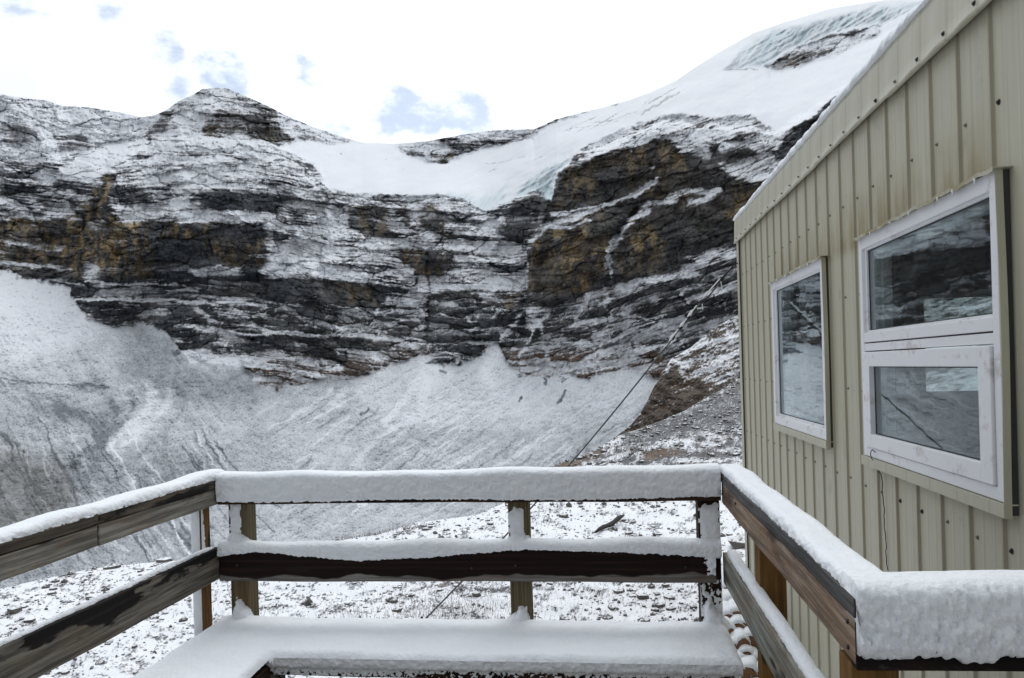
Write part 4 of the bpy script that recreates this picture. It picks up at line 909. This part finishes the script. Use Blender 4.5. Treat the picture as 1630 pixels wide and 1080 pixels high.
        while yv < y1 - .05:
            l = random.uniform(.012, .032); tube('icicle', [(XW - .061, yv, z1 - .004), (XW - .061, yv, z1 - .004 - l * .6), (XW - .061, yv + .001, z1 - .004 - l)], [.0045, .003, .0008], ICE, parent, 6); yv += random.uniform(.10, .34)
    xf = XW - .042
    def pane(parent, y0, y1, z0, z1, x):
        bm = bmesh.new(); bm_box(bm, x, x + .006, y0, y1, z0, z1); from_bm('pane', bm, GLASS, parent)
        bm = bmesh.new(); g = .007
        for a in ((y0, y0 + g, z0, z1), (y1 - g, y1, z0, z1), (y0 + g, y1 - g, z0, z0 + g), (y0 + g, y1 - g, z1 - g, z1)): bm_box(bm, x - .004, x - .0005, *a)
        from_bm('gasket', bm, GASKET_SHADE, parent)
    # tall fixed window
    bm = bmesh.new(); bars(bm, 4.762, 6.20, 1.023, 2.100, .055, .055, .060, .055, xf, XW + .05); bars(bm, 4.815, 6.147, 1.081, 2.047, .022, .030, .020, .016, xf + .018, XW + .06, .002)
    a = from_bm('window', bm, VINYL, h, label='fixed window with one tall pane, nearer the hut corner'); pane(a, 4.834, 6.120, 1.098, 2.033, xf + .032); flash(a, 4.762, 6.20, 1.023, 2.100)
    bm = bmesh.new(); bars(bm, 4.80, 6.165, 1.06, 2.07, .05, .05, .05, .05, 1.352, 1.395); from_bm('inner_frame', bm, VINYL, a)
    # fixed pane over an awning sash
    y0, y1, z0, z1 = 2.706, 4.10, 1.017, 2.100
    bm = bmesh.new(); bars(bm, y0, y1, z0, z1, .046, .046, .046, .060, xf, XW + .05)
    b2 = bmesh.new(); bm_box(b2, xf + .001, XW + .05, y0 + .044, y1 - .044, 1.578, 1.626); bevel(b2, .004); bm_box(b2, xf + .003, XW + .05, y0 + .044, y1 - .044, 1.536, 1.572); me = bpy.data.meshes.new('t'); b2.to_mesh(me); b2.free(); bm.from_mesh(me)
    bars(bm, 2.750, 4.056, 1.624, 2.042, .014, .022, .012, .012, xf + .016, XW + .06, .002)
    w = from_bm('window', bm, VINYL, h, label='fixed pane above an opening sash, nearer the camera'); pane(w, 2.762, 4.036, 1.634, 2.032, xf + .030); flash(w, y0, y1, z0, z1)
    bm = bmesh.new(); bars(bm, 2.757, 4.050, 1.066, 1.530, .088, .088, .066, .070, xf - .010, XW + .02); s = from_bm('sash', bm, VINYL, h, label='white opening sash at the bottom of the nearer window'); pane(s, 2.842, 3.965, 1.130, 1.462, xf + .018)
    bm = bmesh.new(); bars(bm, 2.75, 4.06, 1.06, 2.06, .05, .05, .05, .05, 1.352, 1.395); bm_box(bm, 1.353, 1.394, 2.80, 4.01, 1.54, 1.60); from_bm('inner_frame', bm, VINYL, w)
    # screws: one of each kind, then copies
    def screw_mesh(nm, r, mat):
        V, Fc = tube_verts([(0, 0, 0), (-.0025, 0, 0), (-.003, 0, 0), (-.008, 0, 0)], [r, r * .95, r * .6, r * .5], 8)
        me = bpy.data.meshes.new(nm); me.from_pydata([tuple(v) for v in V], [], Fc); me.materials.append(mat); return me
    dk = screw_mesh('screw_dark', .0105, DARKMETAL); gy = screw_mesh('screw_grey', .008, GREYSCREW)
    def screw(x, y, z, me):
        o = bpy.data.objects.new('screw', me); place(o, Matrix.Translation((x, y, z)), h)
    for z in (2.33, 1.835, 1.335, .846):
        for k in range(21):
            y = RIB0 - .040 + RIBS * k + .006 * sin(k * 5)
            if y > 7.72 or any(q[0] - .09 < y < q[1] + .06 and q[2] - .1 < z < q[3] + .1 for q in wins): continue
            screw(XW, y, z + .004 * sin(k * 3.7 + z), dk if (z > 2 and k == 0) or (z < 1 and k in (0, 3, 4)) else gy)
    for k in range(21):
        y = RIB0 + .02 + RIBS * k
        if y < 7.8: screw(XW - .040, y, 2.690, dk if k in (0, 1, 2, 4) else gy)
    # eye bolt that takes the guy wire
    tube('eye_bolt', [(XW + .02, 7.80, 2.457), (XW - .03, 7.80, 2.457)], .009, DARKMETAL, h)
    return h
build_hut()

def build_wire():
    pts = []
    for i in range(40):
        f = i / 39; z = 1.045 - .56 * f
        pts.append((XW - .052 + .045 * ss(0, .25, np.array(f)) - .006 * (1 - f), 3.95 - .03 * f + .006 * sin(f * 23) + .004 * sin(f * 61), z))
    pts = [(XW - .052, 3.90, 1.05), (XW - .06, 3.92, 1.062)] + pts
    o = tube('wire', pts, [.0022] * len(pts), DARKMETAL); tag(o, 'thin dark wire dangling down the beige siding from the lower sash', 'wire')
build_wire()

# ------------------------------------------------------------------ guy wire from the hut corner to the ground
def proj(p):
    v = Vector(p) - Vector(EYE); x = v.x * cos(TH) + v.y * sin(TH); d = -v.x * sin(TH) + v.y * cos(TH); a = x / d; b = v.z / d
    return 815 + F * (a * cos(RO) - b * sin(RO)), 587 - F * (b * cos(RO) + a * sin(RO))
def build_guy():
    T = Vector((XW - .045, 7.80, 2.457)); G = ground_px(672, 995); Aq = Vector((G.x, G.y, G.z + .02))
    g = empty('guy_wire', Aq, 'steel guy wire with frosted turnbuckle running from hut corner down to the ground', 'guy wire')
    def at(px):
        lo, hi = 0., 1.
        for _ in range(40):
            m = .5 * (lo + hi)
            if proj(T.lerp(Aq, m))[0] > px: lo = m
            else: hi = m
        return T.lerp(Aq, lo)
    ds = (Aq - T).normalized(); sd = ds.cross(Vector((0, 1, 0))).normalized()
    tube('ring', [T + Vector((0, 0, .03)) * cos(a) + ds * .03 * sin(a) + ds * .02 for a in np.linspace(0, 2 * pi, 15)], .006, DARKMETAL, g, 6)
    p1, p2, p3, p4 = at(1149), at(1117), at(1108), at(1058)
    tube('rod', [T + ds * .04, p1], .010, DARKMETAL, g)
    V = []; Fc = []
    for s in (-1, 1):
        v, f = tube_verts([p1 + sd * s * .014, p2 + sd * s * .014], .006, 8); o = len(V); V += v; Fc += [tuple(i + o for i in q) for q in f]
    for p in (p1, p2):
        v, f = tube_verts([p - ds * .022, p - ds * .008, p + ds * .008, p + ds * .022], [.014, .022, .022, .014], 10); o = len(V); V += v; Fc += [tuple(i + o for i in q) for q in f]
    meshobj('turnbuckle', V, Fc, DARKMETAL, g, None, True)
    tube('rod', [p2, p3], .008, CABLE, g)
    # cable clips and doubled tail, then the single strand
    tube('cable', [p3] + [p3.lerp(Aq, i / 30) - Vector((0, 0, .10 * sin(pi * i / 30))) for i in range(1, 31)], .0075, CABLE, g)
    tube('tail', [p3 + sd * .012, p3.lerp(p4, .5) + sd * .018, p4 + sd * .008], .007, CABLE, g)
    def sag(p): 
        f = (p - p3).length / (Aq - p3).length; return p - Vector((0, 0, .10 * sin(pi * f)))
    for px in (1096, 1083, 1071):
        p = sag(at(px)); tube('clip', [p - ds * .02 - sd * .002, p + ds * .02 - sd * .002], .019, DARKMETAL, g)
    pts = []; rad = []
    for i, px in enumerate(np.linspace(1110, 1056, 46)):
        p = sag(at(px)) if px < 1107 else at(px); pts.append(p + Vector((-.002, -.006, .012 + .003 * random.random()))); rad.append(.0055 + .008 * max(0, float(pn(i * .33, 2.2))) + .009 * sum(exp(-((px - c) / 3.) ** 2) for c in (1099, 1086, 1070)))
    rad[0] = rad[-1] = .002
    tube('snow_crust', pts, rad, SNOW, g)
    tube('snow_crust', [p1.lerp(p2, f) + Vector((-.006, -.008, .014)) for f in np.linspace(0, 1, 12)], [.002] + [.0045 + .003 * random.random() for _ in range(10)] + [.003], SNOW, g)
    for p in (p1.lerp(p2, .06), p2):
        tube('icicle', [p + Vector((.0, -.01, -.015)), p + Vector((.006, -.01, -.06)), p + Vector((.008, -.01, -.085))], [.006, .004, .001], ICE, g, 6)
    tube('anchor', [Aq + Vector((0, 0, .05)), Aq - Vector((0, 0, .25))], .012, DARKMETAL, g)
build_guy()

# ------------------------------------------------------------------ firewood, stones, grass
BARK = mat_plain('log_bark', (.075, .045, .03), .85, 0, .5, 30, .004)
def mat_logend():
    m, t, b = material('cut_log_end'); co = t.coord(); w = t.node('ShaderNodeTexWave', wave_type='RINGS', rings_direction='X'); t.l.new(co, w.inputs['Vector']); w.inputs['Scale'].default_value = 26; w.inputs['Distortion'].default_value = 1.5
    t.set(b, 'Base Color', t.mix(w.outputs['Fac'], (.24, .115, .05), (.12, .055, .025))); b.inputs['Roughness'].default_value = .8; return m
LOGEND = mat_logend()
def make_log(px, py, Y, r, L, yaw, label, pitch=.06):
    p = onY(px, py, Y); o = empty('firewood_log', p, label, 'log', 'firewood logs stacked beside the hut')
    M = Matrix.Translation(Vector(p)) @ Matrix.Rotation(pi / 2 + yaw, 4, 'Z') @ Matrix.Rotation(-pitch, 4, 'Y')
    n = 14; V = []; Fc = []; ph = random.random() * 6
    prof = [r * (1 + .12 * sin(2 * pi * k / n * 2 + ph) + .07 * sin(2 * pi * k / n * 3 + ph * 2)) for k in range(n)]
    st = 7
    for i in range(st):
        x = L * i / (st - 1)
        for k in range(n): a = 2 * pi * k / n; V.append((x, cos(a) * prof[k], sin(a) * prof[k]))
    for i in range(st - 1):
        for k in range(n): a = i * n + k; b = i * n + (k + 1) % n; Fc.append((a, a + n, b + n, b))
    Fc.append(tuple(range((st - 1) * n, st * n)))
    meshobj('bark', V, Fc, BARK, o, M, True)
    V = [(-.004, cos(2 * pi * k / n) * prof[k] * .97, sin(2 * pi * k / n) * prof[k] * .97) for k in range(n)] + [(.0, cos(2 * pi * k / n) * prof[k], sin(2 * pi * k / n) * prof[k]) for k in range(n)]
    meshobj('cut_end', V, [tuple(range(n))] + [(k, k + n, (k + 1) % n + n, (k + 1) % n) for k in range(n)], LOGEND, o, M)
    # its cap of snow, hanging a little over the end
    V = []; Fc = []; st = 16; na = 13; sd = random.random() * 50
    for i in range(st):
        x = -.002 + (L + .002) * i / (st - 1); e = math.sqrt(max(.0, 1 - max(0, 1 - i / 3.) ** 2)) * .9 + .1
        for k in range(na):
            a = radians(8) + radians(164) * k / (na - 1); q = r * 1.02 + r * .62 * e * sin(a) ** .7 * (1 + .3 * float(pn(x * 14 + sd, k * .45)))
            q = max(q, r * 1.03) ; V.append((x, cos(a) * q * 1.02, sin(a) * q))
    for i in range(st - 1):
        for k in range(na - 1): a = i * na + k; Fc.append((a, a + na, a + na + 1, a + 1))
    V2 = len(V)
    for k in range(na):
        a = radians(8) + radians(164) * k / (na - 1); V.append((.004, cos(a) * r, sin(a) * r))
    for k in range(na - 1): Fc.append((k, k + 1, V2 + k + 1, V2 + k))
    meshobj('snow_cap', V, Fc, SNOW, o, M, True)
LG = 'snow-covered log with a shadowed end in the firewood stack beside the hut'
for a in ((1184, 1029, 5.70, .050, 'round log with a bright orange cut end, middle of the firewood stack'), (1202, 1060, 5.62, .052, 'round log with a dull orange end, lowest and rightmost in the firewood stack'), (1172, 985, 5.95, .052, 'small log with an orange end below the corner post in the firewood stack'), (1195, 1026, 5.75, .058, LG), (1189, 1048, 5.64, .046, LG), (1176, 1005, 5.85, .055, LG), (1188, 1006, 5.85, .058, LG), (1160, 990, 5.95, .055, LG), (1178, 976, 6.05, .052, LG), (1164, 966, 6.15, .055, LG), (1160, 948, 6.3, .065, 'log with dark reddish bark lying on top of the firewood stack'), (1206, 1084, 5.5, .055, LG), (1192, 1076, 5.5, .055, LG), (1176, 1062, 5.6, .055, LG), (1172, 1038, 5.7, .055, LG), (1160, 1012, 5.8, .055, LG)):
    make_log(a[0], a[1], a[2], a[3], .42, random.uniform(-.16, .22), a[4])

def mat_stone():
    m, t, b = material('dark_stone_with_snow'); co = t.coord(); g = t.node('ShaderNodeNewGeometry'); n = t.noise(co, 25, 4, .6); z = t.sep(g.outputs['True Normal'])[2]
    k = t.mapr(t.math('ADD', z, t.math('MULTIPLY', t.math('SUBTRACT', n, .5), 1.3)), .66, .95)
    c = t.mix(t.noise(co, 3, 4), (.055, .054, .056), (.17, .15, .135))
    t.set(b, 'Base Color', t.mix(k, c, (.84, .855, .88))); b.inputs['Roughness'].default_value = .85; return m
STONE = mat_stone()
_ico = bmesh.new(); bmesh.ops.create_icosphere(_ico, subdivisions=1, radius=1); ICO = np.array([v.co[:] for v in _ico.verts]); ICOF = np.array([[v.index for v in f.verts] for f in _ico.faces]); _ico.free()
def rocks(name, pts, size, flat=.6):
    V = []; Fc = []; n = len(ICO)
    for i, (p, s) in enumerate(zip(pts, size)):
        sc = s * rng.uniform(.6, 1.3, 3) * np.array([1.15, .9, flat]); q = ICO * (1 + rng.uniform(-.28, .28, (n, 1))) * sc
        a = rng.uniform(0, 6.28); ca, sa = cos(a), sin(a); q = np.stack([q[:, 0] * ca - q[:, 1] * sa, q[:, 0] * sa + q[:, 1] * ca, q[:, 2]], 1)
        V.append(q + np.asarray(p) + np.array([0, 0, s * .12])); Fc.append(ICOF + i * n)
    return meshobj(name, np.concatenate(V), [tuple(map(int, f)) for f in np.concatenate(Fc)], STONE)
CHAR = mat_plain('blackened_wood', (.028, .023, .02), .85, 0, .5, 20, .006)
def scatter():
    px, py, X, R, N = GR['px'], GR['py'], GR['XYZ'], GR['R'], GR['N']
    w = np.zeros(px.shape); w[1:, 1:] = np.abs(np.diff(R, axis=0))[:, 1:] * R[1:, 1:] * np.abs(np.diff(px[0]))[None, :] / 1243
    ok = (px > -120) & (px < 1260) & (R > 4.2) & (R < 34) & ~((X[..., 0] > 1.2) & (X[..., 1] < 8))
    dens = np.exp(3.0 * N + 2.8 * fbm(px / 60, py / 22, 3, 130)) * (1 + 2.5 * ss(700, 1150, px) * ss(890, 960, py))
    pr = (w * ok * dens).ravel() ** .8; pr /= pr.sum(); M = 14500
    i = rng.choice(px.size, M, p=pr); P = X.reshape(-1, 3)[i] + rng.normal(0, .03, (M, 3)) * np.array([1, 1, .1])
    s = .0075 * np.exp(rng.normal(0, .72, M)) * (R.ravel()[i] / 7.5) ** .55
    o = rocks('rubble', P, np.clip(s, .005, .06), .75); tag(o, 'small dark stones scattered through the thin snow on the ground', 'rubble', kind='stuff')
    # stiff grass tips standing through the snow
    V = []; Fc = []
    for x0, y0, n, sx, sy in ((750, 985, 900, 60, 14), (700, 960, 250, 60, 14), (600, 985, 90, 20, 6), (790, 965, 250, 40, 12), (420, 975, 160, 60, 14), (960, 940, 200, 90, 20), (640, 845, 160, 40, 6), (900, 738, 300, 30, 10), (1055, 718, 350, 26, 6)):
        for _ in range(n):
            x = rng.normal(x0, sx); y = rng.normal(y0, sy)
            j = np.argmin(np.abs(px[0] - x)); r = np.argmin(np.abs(py[:, j] - y)); p = X[r, j]; hgt = rng.uniform(.025, .075) * (R[r, j] / 8) ** .4; lean = rng.normal(0, .35, 2) * hgt; wd = .0016 * (R[r, j] / 7)
            b = len(V); V += [p + np.array([-wd, 0, -.01]), p + np.array([wd, 0, -.01]), p + np.array([lean[0], lean[1], hgt])]; Fc.append((b, b + 1, b + 2))
    o = meshobj('dry_grass', V, Fc, mat_plain('dry_grass', (.13, .095, .06), .9)); tag(o, 'dry brown grass tips poking through thin snow', 'grass', kind='stuff')
    # stones big enough to point at
    for x, y, s, lab in ((24, 976, .10, 'dark rock in the snow near the left edge, below the middle rail'), (262, 892, .075, 'flat dark rock on the crest of the snowy knoll left of the corner post'), (180, 905, .085, 'low black rock on the crest of the knoll under the left railing'), (1179, 871, .14, 'rounded dark boulder with snow beside the hut corner'), (968, 984, .05, None), (1047, 960, .075, None), (985, 943, .06, None), (655, 948, .045, None), (632, 975, .05, None), (1006, 941, .05, None), (900, 985, .05, None), (640, 990, .05, None)):
        p = ground_px(x, y); o = rocks('rock', [(0, 0, 0)], [s], .55); o.location = p; WM[o.name] = Matrix.Translation(p)
        tag(o, lab or 'fist-sized dark stone poking from the snow seen under the front railing', 'rock', None if lab else 'dark stones under the front railing')
    a, b = ground_px(948, 851), ground_px(993, 829); a.z += .04; b.z += .09
    pts = [a.lerp(b, f) + Vector((0, 0, .012 * sin(f * 9))) for f in np.linspace(0, 1, 9)]
    o = tube('driftwood', pts, [.015, .025, .03, .028, .034, .03, .034, .025, .01], CHAR, None, 9); tag(o, 'dark weathered log lying on the snow behind the front railing', 'log')
scatter()

# ------------------------------------------------------------------ sky, sun, camera
SUN_EL = radians(52); SUN_AZ = radians(6)      # azimuth east of +Y
def build_world():
    w = bpy.data.worlds.new('World'); scene.world = w; w.use_nodes = True
    t = NT(w); t.n.clear(); out = t.n.new('ShaderNodeOutputWorld')
    sky = t.n.new('ShaderNodeTexSky'); sky.sky_type = 'NISHITA'; sky.sun_disc = False; sky.sun_elevation = SUN_EL; sky.sun_rotation = SUN_AZ
    bs = t.n.new('ShaderNodeBackground'); t.l.new(sky.outputs[0], bs.inputs[0]); bs.inputs[1].default_value = .05
    co = t.coord('Generated')
    sd = (sin(SUN_AZ) * cos(SUN_EL), cos(SUN_AZ) * cos(SUN_EL), sin(SUN_EL))
    dp = t.node('ShaderNodeVectorMath', operation='DOT_PRODUCT'); t.l.new(co, dp.inputs[0]); dp.inputs[1].default_value = sd
    glow = t.math('MAXIMUM', dp.outputs['Value'], 0.0)
    L = t.math('ADD', CLOUD_LO, t.math('MULTIPLY', t.math('POWER', glow, 1.6), CLOUD_HI))
    n = t.noise(co, 2.6, 5, .6); n2 = t.noise(t.mapping(co, (1, 1, 1.7)), 26, 7, .62)
    L = t.math('MULTIPLY', L, t.mapr(n, .3, .7, .94, 1.06))
    bc = t.n.new('ShaderNodeBackground'); t.set(bc, '0', (.90, .955, 1.02, 1)); t.set(bc, '1', L)
    # thin places in the cloud where the blue shows
    hole = None
    for x, y, r, a in ((625, 165, 30, .8), (655, 185, 34, 1.0), (690, 188, 26, .8), (748, 182, 30, 1.4), (600, 215, 22, .6), (350, 112, 28, 1.1), (372, 122, 26, .7), (262, 70, 22, .8), (268, 92, 18, .5), (286, 148, 18, .7), (490, 112, 20, 1.0), (508, 122, 18, .6), (172, 22, 22, .6), (40, 12, 26, .4), (392, 158, 20, .4), (535, 205, 18, .5), (1090, 25, 14, .25), (1130, 68, 14, .2)):
        d = Vector(ray(x, y)).normalized()
        q = t.node('ShaderNodeVectorMath', operation='DOT_PRODUCT'); t.l.new(co, q.inputs[0]); q.inputs[1].default_value = d
        ang = r / F * 1.5
        m = t.mapr(q.outputs['Value'], cos(ang), 1.0, 0, a, False)
        hole = m if hole is None else t.math('ADD', hole, m)
    hole = t.math('MINIMUM', hole, 1.0)
    h = t.math('MULTIPLY', t.mapr(t.math('ADD', hole, t.math('MULTIPLY', t.math('SUBTRACT', n2, .5), 3.2)), .12, 1.3), t.mapr(hole, 0, .3))
    bb = t.n.new('ShaderNodeBackground'); t.set(bb, '0', (.60, .66, .75, 1)); t.set(bb, '1', .56)
    ad = t.n.new('ShaderNodeAddShader'); t.l.new(bs.outputs[0], ad.inputs[0]); t.l.new(bb.outputs[0], ad.inputs[1])
    mx = t.n.new('ShaderNodeMixShader'); t.set(mx, '0', t.math('MULTIPLY', h, .95)); t.l.new(bc.outputs[0], mx.inputs[1]); t.l.new(ad.outputs[0], mx.inputs[2])
    t.l.new(mx.outputs[0], out.inputs[0])
CLOUD_LO, CLOUD_HI = .40, 1.0
build_world()
sun = bpy.data.lights.new('sun', 'SUN'); sun.energy = .7; sun.angle = radians(24); sun.color = (1, .98, .95)
so = bpy.data.objects.new('sun', sun); COL.objects.link(so)
so.rotation_euler = Vector((-sin(SUN_AZ) * cos(SUN_EL), -cos(SUN_AZ) * cos(SUN_EL), -sin(SUN_EL))).to_track_quat('-Z', 'Y').to_euler()
cam = bpy.data.cameras.new('camera'); co = bpy.data.objects.new('camera', cam); COL.objects.link(co)
cam.sensor_width = 36; cam.lens = F / 1630 * 36; cam.shift_y = 47 / 1630; cam.clip_end = 20000; cam.clip_start = .05
fw = Vector((-sin(TH), cos(TH), 0)); rt = Vector((cos(TH), sin(TH), 0)); up = Vector((0, 0, 1))
rx = rt * cos(RO) - up * sin(RO); ux = up * cos(RO) + rt * sin(RO)
co.matrix_world = Matrix(((rx.x, ux.x, -fw.x, 0), (rx.y, ux.y, -fw.y, 0), (rx.z, ux.z, -fw.z, 1.5), (0, 0, 0, 1)))
scene.camera = co
scene.view_settings.view_transform = 'Standard'; scene.view_settings.look = 'None'; scene.view_settings.exposure = .28; scene.view_settings.gamma = 1
